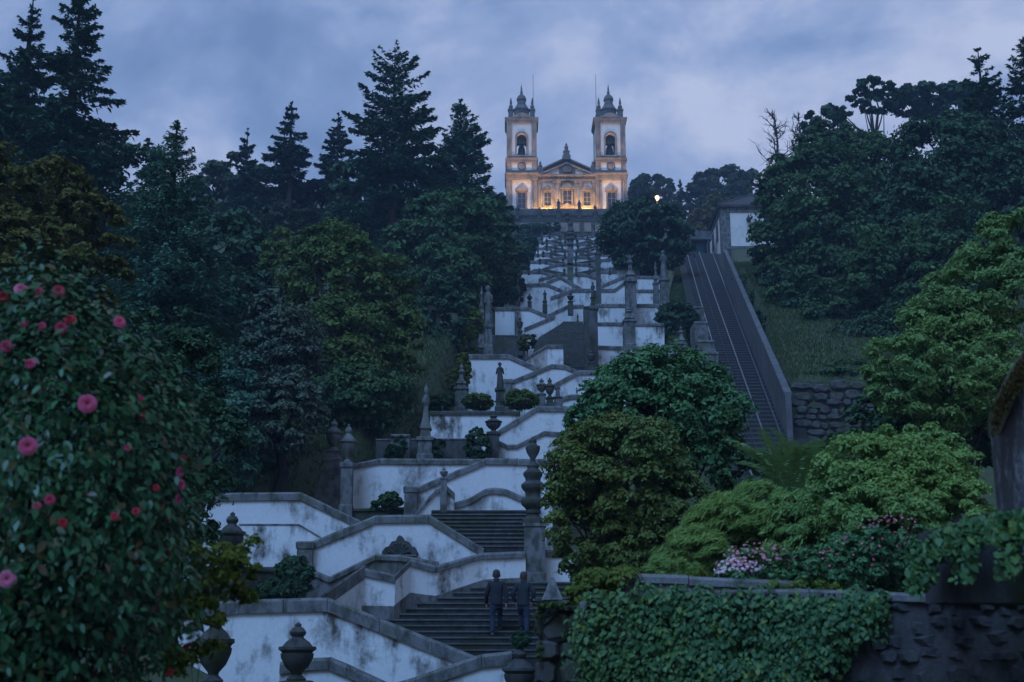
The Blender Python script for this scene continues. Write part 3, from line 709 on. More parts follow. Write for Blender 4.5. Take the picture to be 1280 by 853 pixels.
def window(parent, a, b_, top, bot, base, hood=True):
    w = MB()
    bx(w, a - 2.2, a, top - 1.5, bot + 1.5, base - 0.28, base + 0.05); bx(w, b_, b_ + 2.2, top - 1.5, bot + 1.5, base - 0.28, base + 0.05)
    bx(w, a, b_, top - 1.8, top, base - 0.28, base + 0.05); bx(w, a - 2.8, b_ + 2.8, bot, bot + 1.8, base - 0.42, base + 0.05)
    if hood:
        m = (a + b_) / 2; hw = (b_ - a) / 2 + 3.6
        pts = [(m - hw, top - 3), (m - hw * .8, top - 4.6), (m - hw * .35, top - 7.5), (m, top - 9), (m + hw * .35, top - 7.5), (m + hw * .8, top - 4.6), (m + hw, top - 3), (m + hw, top - 1.6), (m - hw, top - 1.6)]
        w.poly([(cx_(x), cz_(z)) for x, z in pts[::-1]], CY + base - 0.5, CY + base + 0.05)
    win = w.build('window', G, parent)
    g = MB(); bx(g, a, b_, top, bot, base - 0.10, base + 0.02)
    if parent is church: g.build('pane', M['glass'], win)
    else: g.build('pane', M['glass'], parent)
    for j in (0.36, 0.68):
        g = MB(); y = top + (bot - top) * j; bx(g, a, b_, y - .25, y + .25, base - 0.14, base - 0.08); g.build('glazing_bar', G, parent)
    g = MB(); m = (a + b_) / 2; bx(g, m - .3, m + .3, top, bot, base - 0.15, base - 0.09); g.build('glazing_bar', G, parent)
    return win
window(facade, 680.5, 688.5, 241, 258, 0.0)
window(facade, 729.5, 737.5, 241, 258, 0.0)
window(facade, 704, 714, 239, 257, -0.16, True)
dr = MB(); bx(dr, 703, 715, 262, 277, -0.24, 0); dr.build('door', M['bark'], facade)
for a, b_ in ((700.6, 703), (715, 717.4)):
    q = MB(); bx(q, a, b_, 261, 277, -0.5, 0); q.build('door_jamb', G, facade)
q = MB(); q.poly([(cx_(x), cz_(z)) for x, z in ((718, 261), (718, 259), (712, 256.5), (709, 254.5), (706, 256.5), (700, 259), (700, 261))], CY - 0.6, CY); q.build('door_hood', G, facade)
# gable statue and small pinnacles
q = MB(); zt = cz_(178); zb = cz_(198); h = zt - zb; x = cx_(708.5)
q.sq(x, CY + .4, [(0.75, zb - .3), (0.75, zb + .18*h), (0.55, zb + .2*h), (0.5, zb + .42*h), (0.62, zb + .45*h)]); q.lathe(x, CY + .4, [(0.45, zb + .45*h), (0.32, zb + .62*h), (0.40, zb + .76*h), (0.14, zb + .82*h), (0.22, zb + .9*h), (0.05, zt)], 10); q.build('gable_statue', R_, facade)
for a in (675.5, 741.5):
    q = MB(); x = cx_(a); zb = cz_(214); zt = cz_(201); h = zt - zb
    q.sq(x, CY + .2, [(0.5, zb - .8), (0.5, zb + .3*h), (0.3, zb + .34*h)]); q.lathe(x, CY + .2, [(0.3, zb+.33*h), (0.42, zb+.5*h), (0.2, zb+.7*h), (0.25, zb+.8*h), (0.03, zt)], 10); q.build('corner_pinnacle', R_, facade)
# towers
def tower(a, b_):
    m = (a + b_) / 2; D = (b_ - a) * KX; yc = CY - 0.3 + D / 2
    t = MB(); t.box(cx_(a + 1), cx_(b_ - 1), CY - 0.3, CY - 0.3 + D, ZB, cz_(199)); tw = t.build('tower', W_, church)
    yb = -0.3
    # granite pilasters lower storey and cornices
    for u, v in ((a, a + 4.4), (a + 5.4, a + 7.8), (b_ - 7.8, b_ - 5.4), (b_ - 4.4, b_)):
        q = MB(); bx(q, u, v, 222, 285, yb - 0.35 if u in (a, b_ - 4.4) else yb - 0.2, yb + D * 0.2); q.build('pilaster', G, tw)
    for (dd, t0, t1, dy) in ((1.5, 218.6, 220.4, 0.8), (0.6, 220.4, 224.6, 0.45), (0.2, 224.6, 226.4, 0.5), (0.3, 268, 285, 0.46), (0.8, 199.2, 201.2, 0.55), (0.1, 201.2, 204, 0.32), (0.0, 214.5, 218.6, 0.35)):
        q = MB(); q.box(cx_(a - dd), cx_(b_ + dd), CY + yb - dy, CY + yb + D + dy, cz_(t1), cz_(t0)); q.build('cornice', G if dd > 0.05 else R_, tw)
    for u, v in ((a + .6, a + 7), (b_ - 7, b_ - .6)):
        q = MB(); bx(q, u, v, 204, 214.5, yb - 0.25, yb + D * .2); q.build('pilaster', G, tw)
    # clock disc
    q = MB(); r_ = 5.4 * KX; zc = cz_(209.3); n = 20
    q.poly([(cx_(m) + r_ * math.cos(2*math.pi*j/n), zc + r_ * math.sin(2*math.pi*j/n)) for j in range(n)], CY + yb - 0.22, CY + yb + .1); q.build('round_medallion', R_, tw)
    q = MB(); r_ *= .68
    q.poly([(cx_(m) + r_ * math.cos(2*math.pi*j/n), zc + r_ * math.sin(2*math.pi*j/n)) for j in range(n)], CY + yb - 0.30, CY + yb + .1); q.build('medallion_face', G, tw)
    window(tw, m - 4.6, m + 4.6, 242, 262, yb)
    # belfry: four corner piers with arches on each side, open inside
    zb, zt = cz_(199.2), cz_(153.5); zs = cz_(173)
    x0, x1 = cx_(a + 1.6), cx_(b_ - 1.6); y0, y1 = CY + yb, CY + yb + D - 0.3
    ow = 6.2 * KX; xm = (x0 + x1) / 2; ym = (y0 + y1) / 2
    nA = 8
    for ax in (0, 1):
        for sd in (0, 1):
            c0, c1, cm = (x0, x1, xm) if ax == 0 else (y0, y1, ym)
            arch = [(cm + ow * math.cos(math.pi * j / nA), zs + ow * math.sin(math.pi * j / nA)) for j in range(nA + 1)]
            sill = cz_(195.5)
            q = MB()
            f0 = ((y0, y0 + .9) if sd == 0 else (y1 - .9, y1)) if ax == 0 else ((x0, x0 + .9) if sd == 0 else (x1 - .9, x1))
            def ex(outline):
                if ax == 0: q.poly(outline, *f0)
                else:
                    n_ = len(outline)
                    vs = [(f0[0], u, z) for u, z in outline] + [(f0[1], u, z) for u, z in outline]
                    fs = [tuple(range(n_))[::-1], tuple(range(n_, 2*n_))] + [(j, (j+1) % n_, n_ + (j+1) % n_, n_ + j) for j in range(n_)]
                    q.add(vs, fs)
            e0, e1 = (c0, c1) if ax == 0 else (c0 + .9, c1 - .9)
            ex([(e0, zb), (cm - ow, zb), (cm - ow, zs), (e0, zs)])
            ex([(cm + ow, zb), (e1, zb), (e1, zs), (cm + ow, zs)])
            ex([(cm - ow, zb), (cm + ow, zb), (cm + ow, sill), (cm - ow, sill)])
            ex([(e0, zs)] + arch[::-1] + [(e1, zs), (e1, zt), (e0, zt)])
            q.build('belfry_wall', W_, tw)
    for u, v in ((a + .8, a + 7.2), (b_ - 7.2, b_ - .8)):
        q = MB(); bx(q, u, v, 153.5, 199.2, yb - 0.28, yb - 0.004); q.build('belfry_pilaster', G, tw)
        q = MB(); bx(q, u, v, 153.5, 199.2, yb + D - .296, yb + D - .05); q.build('belfry_pilaster', G, tw)
    q = MB(); n = 10; ri, ro = 6.2 * KX, 8.2 * KX
    outer = [(cx_(m) + ro * math.cos(math.pi*j/n), zs + ro * math.sin(math.pi*j/n)) for j in range(n+1)]
    inner = [(cx_(m) + ri * math.cos(math.pi*j/n), zs + ri * math.sin(math.pi*j/n)) for j in range(n+1)]
    for j in range(n):
        q.poly([inner[j], outer[j], outer[j+1], inner[j+1]], CY + yb - .2, CY + yb - .005)
    q.box(cx_(m) - ro, cx_(m) - ri, CY + yb - .2, CY + yb - .005, cz_(195.5), zs); q.box(cx_(m) + ri, cx_(m) + ro, CY + yb - .2, CY + yb - .005, cz_(195.5), zs)
    q.build('arch_frame', G, tw)
    q = MB(); q.box(x0 - .02, x1 + .02, y0 - .35, y0 - .01, cz_(197.6), cz_(195.6)); q.build('belfry_sill', G, tw)
    # bell
    q = MB(); z = cz_(176); q.lathe(cx_(m), ym, [(0.15, z), (0.45, z - .15), (0.62, z - .6), (0.72, z - 1.5), (0.95, z - 2.0), (0.95, z - 2.1)], 14); q.box(cx_(m) - 1.1, cx_(m) + 1.1, ym - .12, ym + .12, z, z + .35); q.build('bell', M['bronze'], tw, True)
    # belfry cornice with small curved pediment
    for dd, t0, t1 in ((0.6, 152, 154.2), (1.9, 150.2, 152), (2.3, 148.6, 150.2)):
        q = MB(); q.box(cx_(a - dd + .6), cx_(b_ + dd - .6), CY + yb - .3 - dd * KX * .5, CY + yb + D - .1 + dd * KX * .5, cz_(t1), cz_(t0)); q.build('belfry_cornice', G, tw)
    pts = [(m - 14, 148.6), (m - 10, 147.2), (m - 5, 144.3), (m, 143), (m + 5, 144.3), (m + 10, 147.2), (m + 14, 148.6)]
    q = MB(); q.poly([(cx_(x), cz_(z)) for x, z in pts[::-1]], CY + yb - .6, CY + yb + .6); q.build('belfry_pediment', G, tw)
    # octagonal drum, bell shaped dome, lantern, spire
    zz = lambda py: cz_(py)
    k = KX
    q = MB(); q.lathe(cx_(m), yc, [(10.8*k*1.02, zz(148.6)), (10.8*k, zz(140)), (10.2*k, zz(133)), (11.2*k, zz(132.5)), (11.2*k, zz(131.2)), (9.8*k, zz(130)), (7.6*k, zz(126.5)), (6.2*k, zz(125)), (6.4*k, zz(124))], 8, math.pi/8); q.build('drum', R_, tw)
    q = MB(); q.box(cx_(m - 3.4), cx_(m + 3.4), yc - 10.3*k, yc - 9.0*k, zz(142.5), zz(134)); q.build('drum_window', M['glass'], tw)
    q = MB(); q.lathe(cx_(m), yc, [(5.8*k, zz(124)), (5.5*k, zz(119.5)), (6.6*k, zz(119)), (6.7*k, zz(117.5)), (5.8*k, zz(115.5)), (4.6*k, zz(113.5)), (2.5*k, zz(111.8)), (1.7*k, zz(110.5))], 8, math.pi/8); q.build('lantern', R_, tw)
    q = MB(); q.lathe(cx_(m), yc, [(1.6*k, zz(110.8)), (1.9*k, zz(109)), (1.3*k, zz(107)), (0.9*k, zz(104)), (1.2*k, zz(102.8)), (0.5*k, zz(101.5)), (0.12*k, zz(97)), ], 8); q.build('spire', R_, tw)
    for sx in (-1, 1):
        for sy in (-1, 1):
            q = MB(); x = cx_(m + sx * 13.6); y = yc + sy * 13.6 * k
            q.sq(x, y, [(3.3*k, zz(148.6)), (3.1*k, zz(138)), (3.9*k, zz(137.5)), (3.9*k, zz(136)), (2.0*k, zz(135))])
            q.lathe(x, y, [(1.7*k, zz(135.2)), (2.7*k, zz(133)), (2.5*k, zz(131.5)), (1.2*k, zz(129)), (1.7*k, zz(127.5)), (1.1*k, zz(124)), (0.25*k, zz(120.5))], 10); q.build('pinnacle', R_, tw)
    return tw
tower(632.5, 671.8); tower(744.2, 783.6)
for a in (667.3, 748.2):
    o = thing('lightning_rod', 'thin lightning rod on the %s church tower' % ('left' if a < 700 else 'right'), 'rod', (cx_(a), CY + 3, cz_(133)))
    q = MB(); q.tube([(cx_(a), CY + 3, cz_(150)), (cx_(a), CY + 3, cz_(84))], [.06, .035], 6); q.build('mast', M['iron'], o)
    q = MB(); q.box(cx_(a) - .15, cx_(a) + .15, CY + 2.85, CY + 3.15, cz_(151), cz_(149.5)); q.build('bracket', M['iron'], o)
# terrace in front of the church, dark silhouettes of statues, floodlights
tz = cz_(275)
o = MB().box(cx_(610), cx_(810), 214.85, 262, tz - 3, tz - 0.4).build('church_terrace', M['granite_far']); tag(o, kind='structure')
bal = thing('balustrade', 'stone balustrade along the edge of the church terrace', 'balustrade', (cx_(708), 214.4, tz))
zt = P(708, 273.4, 214).z
for j in range(52):
    x = cx_(641) + (cx_(776) - cx_(641)) * j / 51
    q = MB(); q.lathe(x, 214.4, [(0.09, zt), (0.12, zt + .18), (0.06, zt + .42), (0.10, zt + .6)], 6); q.build('baluster', M['granite_dark'], bal)
q = MB(); q.box(cx_(640), cx_(777), 214.2, 214.6, zt + .6, zt + .76); q.build('handrail', M['granite_dark'], bal)
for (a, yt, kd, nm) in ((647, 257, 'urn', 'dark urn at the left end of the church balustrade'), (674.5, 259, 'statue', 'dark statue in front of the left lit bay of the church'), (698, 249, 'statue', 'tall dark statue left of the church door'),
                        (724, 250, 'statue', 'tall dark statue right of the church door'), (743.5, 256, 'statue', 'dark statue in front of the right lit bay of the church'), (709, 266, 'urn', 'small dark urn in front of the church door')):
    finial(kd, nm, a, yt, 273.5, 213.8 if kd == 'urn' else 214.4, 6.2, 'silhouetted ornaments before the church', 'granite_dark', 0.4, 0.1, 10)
warm = (1.0, 0.58, 0.20)
for (a, pw, nm) in ((664, 90, 'under the left tower'), (682, 1050, 'under the left window bay'), (691, 650, 'beside the door on the left'), (709, 800, 'before the church door'), (727, 650, 'beside the door on the right'), (735, 1050, 'under the right window bay'), (757, 150, 'under the right tower')):
    fl = thing('floodlight', 'warm ground floodlight ' + nm, 'floodlight', (cx_(a), CY - 2.4, tz - .4), 'warm floodlights at the foot of the church')
    q = MB(); q.box(cx_(a) - .3, cx_(a) + .3, CY - 2.65, CY - 2.15, tz - .4, tz - .08); q.build('housing', M['iron'], fl)
    q = MB(); q.box(cx_(a) - .25, cx_(a) + .25, CY - 2.6, CY - 2.2, tz - .079, tz - .06); q.build('lens', emis('floodlight_lens', warm, 6), fl)
    ld = bpy.data.lights.new('floodlight', 'SPOT'); ld.energy = pw; ld.color = warm; ld.spot_size = math.radians(125); ld.spot_blend = 0.8; ld.shadow_soft_size = 0.25
    lo = bpy.data.objects.new('floodlight_lamp', ld); COL.objects.link(lo); lo.location = (cx_(a), CY - 2.4, tz + 0.05)
    lo.rotation_euler = (Vector((0, 0.9, 0.75))).to_track_quat('-Z', 'Y').to_euler()

for (a, ax_, pw, nm) in ((646, 652, 3600, 'at the left end of the church terrace'), (770, 764, 3600, 'at the right end of the church terrace')):
    fl = thing('floodlight', 'warm tower floodlight ' + nm, 'floodlight', (cx_(a), 215.4, tz - .4), 'warm floodlights at the foot of the church')
    q = MB(); q.box(cx_(a) - .3, cx_(a) + .3, 215.2, 215.7, tz - .4, tz - .05); q.build('housing', M['iron'], fl)
    q = MB(); q.box(cx_(a) - .25, cx_(a) + .25, 215.25, 215.65, tz - .049, tz - .03); q.build('lens', emis('floodlight_lens', (1, .7, .45), 4), fl)
    ld = bpy.data.lights.new('floodlight', 'SPOT'); ld.energy = pw; ld.color = (1.0, .62, .36); ld.spot_size = math.radians(75); ld.spot_blend = 1.0; ld.shadow_soft_size = 0.3
    lo = bpy.data.objects.new('floodlight_lamp', ld); COL.objects.link(lo); lo.location = (cx_(a), 215.45, tz + 0.08)
    lo.rotation_euler = (Vector((cx_(ax_), CY, cz_(170))) - lo.location).to_track_quat('-Z', 'Y').to_euler()

# ------------------------------------------------------------------ street lamp beside the church
def lamp_post(label, px, py, Y, hgt, power, rad):
    t = P(px, py, Y)
    r_ = thing('street_lamp', label, 'street lamp', (t.x, Y, t.z - hgt))
    q = MB(); q.tube([(t.x, Y, t.z - hgt), (t.x, Y, t.z - hgt + .8), (t.x, Y, t.z - rad * .9)], [.12, .07, .05], 8); q.build('post', M['iron'], r_)
    q = MB(); q.lathe(t.x, Y, [(rad*.3, t.z - rad), (rad*.8, t.z - rad*.6), (rad, t.z), (rad*.8, t.z + rad*.6), (rad*.3, t.z + rad)], 14); q.build('globe', emis('lamp_globe', (1.0, 0.55, 0.20), 7), r_, True)
    q = MB(); q.lathe(t.x, Y, [(rad*.9, t.z + rad*.92), (rad*.5, t.z + rad*1.3), (rad*.1, t.z + rad*1.6)], 12); q.build('hood', M['iron'], r_)
    ld = bpy.data.lights.new('lamp', 'POINT'); ld.energy = power; ld.color = (1, .6, .28); ld.shadow_soft_size = rad * 1.1
    lo = bpy.data.objects.new('street_lamp_light', ld); COL.objects.link(lo); lo.location = (t.x, Y - rad * 1.8, t.z)
lamp_post('glowing street lamp above the round tree right of the church', 821, 248, 196, 5.5, 700, 0.36)
lamp_post('small warm lantern at the left corner of the church', 627, 269, 216, 2.5, 60, 0.18)
lamp_post('tiny warm lantern among the leaves left of the church', 601.5, 252, 150, 3.5, 25, 0.12)

# ------------------------------------------------------------------ funicular
r1 = [(857.6, 312), (937, 590)]
r2 = [(872.7, 312), (972, 590)]
r3 = [(889.0, 312), (994, 590)]
def rail_pts(r_): return [P(px, py, Yg(py)) for px, py in r_]
A1, A2, A3 = rail_pts(r1), rail_pts(r2), rail_pts(r3)
def xat(pts, Y): return float(np.interp(Y, [p.y for p in pts][::-1], [p.x for p in pts][::-1]))
fun = thing('funicular_track', 'funicular railway track climbing the hill beside the stairs', 'railway', (xat(A2, 60), 60, hill(60)))
Ys = np.linspace(47, 154, 60)
for pts in (A1, A2, A3):
    q = MB(); rows = []
    for Y in Ys:
        x = xat(pts, Y); z = hill(Y)
        rows.append([(x - .035, Y, z - .13), (x + .035, Y, z - .13), (x + .035, Y, z + .0), (x - .035, Y, z + .0)])
    q.strip(rows); q.build('rail', M['rail'], fun)
q = MB(); rows = []
for Y in Ys:
    xa, xb, z = xat(A1, Y) - 1.2, xat(A3, Y) + 1.3, hill(Y) - .26
    rows.append([(xa, Y, z - .5), (xb, Y, z - .5), (xb, Y, z), (xa, Y, z)])
q.strip(rows); q.build('track_bed', M['ballast'], fun)
for j in range(114):
    Y = 48 + j * 0.93
    xa, xb, z = xat(A1, Y) - .45, xat(A3, Y) + .45, hill(Y)
    q = MB(); jx = rnd.uniform(-.08, .08); dzz = S_HILL * .24
    q.add([(xa+jx, Y, z-.40), (xb+jx, Y, z-.40), (xb+jx, Y+.24, z-.40+dzz), (xa+jx, Y+.24, z-.40+dzz), (xa+jx, Y, z-.14), (xb+jx, Y, z-.14), (xb+jx, Y+.24, z-.14+dzz), (xa+jx, Y+.24, z-.14+dzz)],
          [(0,3,2,1),(4,5,6,7),(0,1,5,4),(1,2,6,5),(2,3,7,6),(3,0,4,7)])
    q.build('sleeper', M['sleeper'], fun)
for cxr in (0.5,):
    q = MB(); q.tube([(xat(A1, Y)*(1-cxr) + xat(A2, Y)*cxr, Y, hill(Y) + .02) for Y in np.linspace(50, 156, 20)], [.025]*20, 5); q.build('cable', M['iron'], fun)
# retaining wall right of the track
ret = [(904.6, 312, 352), (981, 490, 545)]
wall('long sloping concrete retaining wall beside the funicular track', [(px, yt, yb, Yg(yb)) for px, yt, yb in ret], stones=3.2, thick=0.28, cop=0.12, over=0.04, face='concrete', copm='concrete', name='retaining_wall', group='granite retaining walls', off=(1, 0), extra=0.8)
# stepped parapet left of the track
for i, (a, b_, yt, yb) in enumerate(((866, 880, 383, 400), (868, 885, 402, 425), (872, 893, 425, 446), (874, 898, 440, 462), (880, 905, 460, 484), (885, 908, 484, 510))):
    Y = Yg(yb)
    wall('grey stone block of the stepped parapet left of the track, number %s from the top' % ('one', 'two', 'three', 'four', 'five', 'six')[i], [(a, yt, yb, Y), (b_, yt, yb, Y)], thick=2.2, cop=0.16, over=0.05, face='granite', copm='granite', name='parapet_block', cat='parapet', group='stepped parapet left of the track')
# rubble wall facing the camera
rub = thing('rubble_wall', 'rough rubble stone wall facing the camera right of the funicular', 'wall', P(1026, 545, 60))
c0 = P(988, 476, 60); c1 = P(1090, 545, 60)
q = MB(); q.box(c0.x, c1.x, 60.12, 61.2, c1.z - 1, c0.z - .05); q.build('mortar_core', M['granite_dark'], rub)
def rubble_stone(cx0, cz0, w, h, Y, r_, rel=1.0):
    """irregular five to seven sided stone with a domed face"""
    n = r_.randint(5, 8); a0 = r_.uniform(0, 6.28); ring = []
    for k in range(n):
        a = a0 + 2 * math.pi * k / n; f = r_.uniform(.82, 1.12)
        sx = math.copysign(abs(math.cos(a)) ** .7, math.cos(a)); sz = math.copysign(abs(math.sin(a)) ** .7, math.sin(a))
        ring.append((cx0 + sx * w * .5 * f, cz0 + sz * h * .5 * f))
    dy = r_.uniform(-.06, .04) * rel; vs = [(x, Y + .25, z) for x, z in ring] + [(x, Y + dy + .05 * rel, z) for x, z in ring] + [(cx0 + (x - cx0) * .72, Y + dy - .04 * rel + r_.uniform(-.015, .015) * rel, cz0 + (z - cz0) * .7) for x, z in ring]
    fs = [tuple(range(2*n, 3*n))]
    for k in range(n):
        k2 = (k + 1) % n; fs += [(k, k2, n + k2, n + k), (n + k, n + k2, 2*n + k2, 2*n + k)]
    q = MB(); q.add(vs, fs); return q
z = c0.z - .05; rw = 0
while z > c1.z - .5:
    hgt = rnd.uniform(.28, .5)
    x = c0.x + rnd.uniform(-.1, .2)
    while x < c1.x:
        w = rnd.uniform(.35, .95) if rw else rnd.uniform(.7, 1.2)
        rubble_stone(x + w/2, z - hgt/2 + rnd.uniform(-.09, .09), w * 1.02, hgt * rnd.uniform(.85, 1.2), 60, rnd).build('stone', M['rubble'], rub); x += w
    z -= hgt * .95; rw += 1

# ------------------------------------------------------------------ funicular station
st = thing('station_house', 'white funicular station house with granite corners and dark hipped roof', 'building', P(903, 318, 165))
SY = 163.0
fl_ = P(903, 306, SY); SX = fl_.x; ze = P(903, 259, SY).z; zb = P(903, 306, SY).z - 4
wd, dp, sk = 10.5, 27.0, 0.015                                  # width, depth, sideways drift with depth
def sxy(u, w): return (SX + u + sk * w, SY + w)
def sbox(mb, u0, u1, w0, w1, z0, z1):
    a, b_, c_, d_ = sxy(u0, w0), sxy(u1, w0), sxy(u1, w1), sxy(u0, w1)
    return mb.add([(*a, z0), (*b_, z0), (*c_, z0), (*d_, z0), (*a, z1), (*b_, z1), (*c_, z1), (*d_, z1)], [(0,3,2,1),(4,5,6,7),(0,1,5,4),(1,2,6,5),(2,3,7,6),(3,0,4,7)])
q = MB(); sbox(q, 0, wd, 0, dp, zb, ze); q.build('wall', M['plaster_clean'], st)
for (u0, u1, w0, w1) in ((-.08, 1.15, -.08, .3), (-.08, .3, .3, 1.4), (wd - 1.1, wd + .08, -.08, .3)):
    q = MB(); sbox(q, u0, u1, w0, w1, zb, ze - .75); q.build('quoin', M['granite'], st)
q = MB(); sbox(q, -.14, wd + .14, -.14, dp + .1, ze - .75, ze - .1); q.build('cornice', M['granite'], st)
q = MB(); sbox(q, -.5, wd + .5, -.5, dp + .4, ze - .1, ze + .12); q.build('eave', M['concrete'], st)
q = MB(); ap0 = sxy(wd/2, wd/2); ap1 = sxy(wd/2, dp - wd/2); zr = ze + 3.6
b4 = [sxy(-.6, -.6), sxy(wd + .6, -.6), sxy(wd + .6, dp + .5), sxy(-.6, dp + .5)]
q.add([(*b4[0], ze + .12), (*b4[1], ze + .12), (*b4[2], ze + .12), (*b4[3], ze + .12), (*ap0, zr), (*ap1, zr)], [(0, 1, 4), (1, 2, 5, 4), (2, 3, 5), (3, 0, 4, 5), (3, 2, 1, 0)]); roof = q.build('roof', M['slate'], st)
q = MB(); q.tube([(*b4[0], ze + .2), (*ap0, zr + .08)], [.12, .12], 6); q.tube([(*ap0, zr + .08), (*ap1, zr + .08)], [.12, .12], 6); q.build('ridge_tiles', M['concrete'], roof)
q = MB(); pnt = sxy(0.8, 3.0); q.box(pnt[0] - .35, pnt[0] + .35, pnt[1] - .35, pnt[1] + .35, ze + .2, ze + 1.6); q.build('chimney', M['concrete'], roof)
for w in (4, 8, 12, 16, 20, 24):
    q = MB(); sbox(q, -.06, .05, w - .9, w + .9, ze - 3.6, ze - 1.1); wn = q.build('window', M['granite'], st)
    q = MB(); sbox(q, -.10, .0, w - .6, w + .6, ze - 3.4, ze - 1.3); q.build('pane', M['glass'], wn)
q = MB(); q.lathe(*sxy(3.6, -.35), [(.1, ze - 2.3), (.3, ze - 2.1), (.35, ze - 1.8), (.15, ze - 1.5), (.05, ze - 1.2)], 8); q.build('wall_lantern', M['iron'], st)
# granite bank under the station front
wall('mottled stone bank in front of the station house', [(908, 309, 345, 158), (935, 309, 345, 158)], thick=4, cop=0.3, face='rubble', copm='concrete', group='granite retaining walls', extra=3)
# platform shelter at the head of the track
pf = thing('platform_shelter', 'small shelter with teal shutter at the head of the funicular track', 'shelter', P(872, 330, 168))
a0, a1 = P(862, 328, 168), P(886, 328, 168); zt = P(870, 293, 168).z
q = MB(); q.box(a0.x, a1.x, 168.3, 172, a0.z - 1, zt - 1.2); q.build('back_wall', M['concrete'], pf)
q = MB(); q.box(a0.x - .3, a1.x + .3, 166.6, 172.2, zt - 1.2, zt); q.build('fascia', M['concrete'], pf)
q = MB(); q.box(a0.x + .6, a0.x + 2.0, 168.1, 168.29, a0.z - .2, zt - 1.5); q.build('teal_shutter', M['teal'], pf)
for x in (a0.x - .1, a0.x + 2.3, a1.x - .2):
    q = MB(); q.box(x, x + .28, 166.8, 167.1, a0.z - 1, zt - 1.2); q.build('post', M['concrete'], pf)

# ------------------------------------------------------------------ vegetation helpers
def nrm(a): return a / np.maximum(np.linalg.norm(a, axis=-1, keepdims=True), 1e-9)
def leaf_verts(C, Nn, Ln, asp, rng, along=None, k=4, fold=0.25):
    n = len(C)
    t = rng.normal(size=(n, 3)) if along is None else along + 0.35 * rng.normal(size=(n, 3))
    Nn = nrm(Nn)
    t = nrm(t - (t * Nn).sum(-1, keepdims=True) * Nn)
    b = np.cross(Nn, t)
    Ln = np.asarray(Ln).reshape(-1, 1); w = Ln * asp
    if k == 4:
        V = np.stack([C - t*Ln*.5, C + b*w*.5 - t*Ln*.06 + Nn*w*fold, C + t*Ln*.5, C - b*w*.5 - t*Ln*.06 + Nn*w*fold], 1)
    else:
        V = np.stack([C - t*Ln*.5, C + b*w*.44 - t*Ln*.2 + Nn*w*fold*.6, C + b*w*.40 + t*Ln*.18 + Nn*w*fold*.6, C + t*Ln*.55 - Nn*w*.1, C - b*w*.40 + t*Ln*.18 + Nn*w*fold*.6, C - b*w*.44 - t*Ln*.2 + Nn*w*fold*.6], 1)
    return V.reshape(-1, 3)
def B(px, py, Y, rx, rz, fy=0.9):
    c = P(px, py, Y); s = 1 / ppm(py, Y)
    return (c.x, c.y, c.z, rx * s, rx * s * fy, rz * s)
def crown_points(blobs, nclus, per_, rng, shell=0.5, flat=0.55, clus=0.2, lump=0.22, dens=1.0):
    vol = np.array([(b[3] * b[4] + b[3] * b[5] + b[4] * b[5]) for b in blobs]); vol = vol / vol.sum()
    C = []; O = []; CV = []; per = int(per_ * 1.7); clus = clus * 1.28; shell = shell + (1 - shell) * .3
    for b, f in zip(blobs, vol):
        n = max(4, int(nclus * f * .62 * dens))
        d = nrm(rng.normal(size=(n, 3)))
        ks = nrm(rng.normal(size=(9, 3))); amp = rng.uniform(-1, 1, 9)
        lu = 1 + lump * (np.clip(d @ ks.T, 0, 1) ** 3 @ amp)
        rr = (shell + (1 - shell) * rng.random(n) ** 0.5) * lu
        cen = d * rr[:, None] * np.array([b[3], b[4], b[5]]) + np.array(b[:3])
        cr = clus * (b[3] * b[4] * b[5]) ** (1/3) * rng.uniform(0.55, 1.45, n)
        # each clump is a small dome of leaves: lit on top, open below
        ld = nrm(rng.normal(size=(n, per, 3))); ld[:, :, 2] = np.where(rng.random((n, per)) < .8, np.abs(ld[:, :, 2]), ld[:, :, 2])
        rad_ = (0.45 + 0.55 * rng.random((n, per)) ** .6) * (1 + .25 * rng.normal(size=(n, per)))
        off = ld * rad_[..., None] * np.array([1, 1, max(flat, .45)]) * cr[:, None, None]
        off[:, :, 2] -= 0.30 * cr[:, None] * (np.linalg.norm(off[:, :, :2], axis=-1) / np.maximum(cr[:, None], 1e-3)) ** 2
        pts = cen[:, None, :] + off
        C.append(pts.reshape(-1, 3)); o = np.repeat(d, per, 0) * 0.35 + nrm(off.reshape(-1, 3)) * 0.8; O.append(o)
        CV.append(np.repeat(rng.random(n), per))
    return np.concatenate(C), np.concatenate(O), np.concatenate(CV)
def limb_mesh(base, blobs, rng, r0, n=10, top=None):
    mb = MB()
    b0 = blobs[int(np.argmax([b[3]*b[5] for b in blobs]))]
    tip = Vector((b0[0], b0[1], b0[2] + b0[5] * 0.55)) if top is None else Vector(top)
    base = Vector(base); pts = []; rad = []
    for j in range(7):
        t = j / 6
        p = base.lerp(tip, t) + Vector((rng.normal() * .25 * r0, rng.normal() * .25 * r0, 0)) * (0 if j == 0 else 1) * 3
        pts.append(p); rad.append(r0 * (1.25 if j == 0 else 1 - 0.85 * t))
    mb.tube(pts, rad, 8)
    for j in range(n):
        b = blobs[j % len(blobs)]
        d = nrm(rng.normal(size=3)); d[2] = abs(d[2]) * .6
        e_ = Vector((b[0] + d[0]*b[3]*.75, b[1] + d[1]*b[4]*.75, b[2] + d[2]*b[5]*.75))
        s = pts[int(rng.integers(2, 5))]
        m = s.lerp(e_, .5) + Vector((0, 0, -.08 * (e_ - s).length))
        mb.tube([s, m, e_], [r0 * .42, r0 * .26, r0 * .08], 6)
    return mb
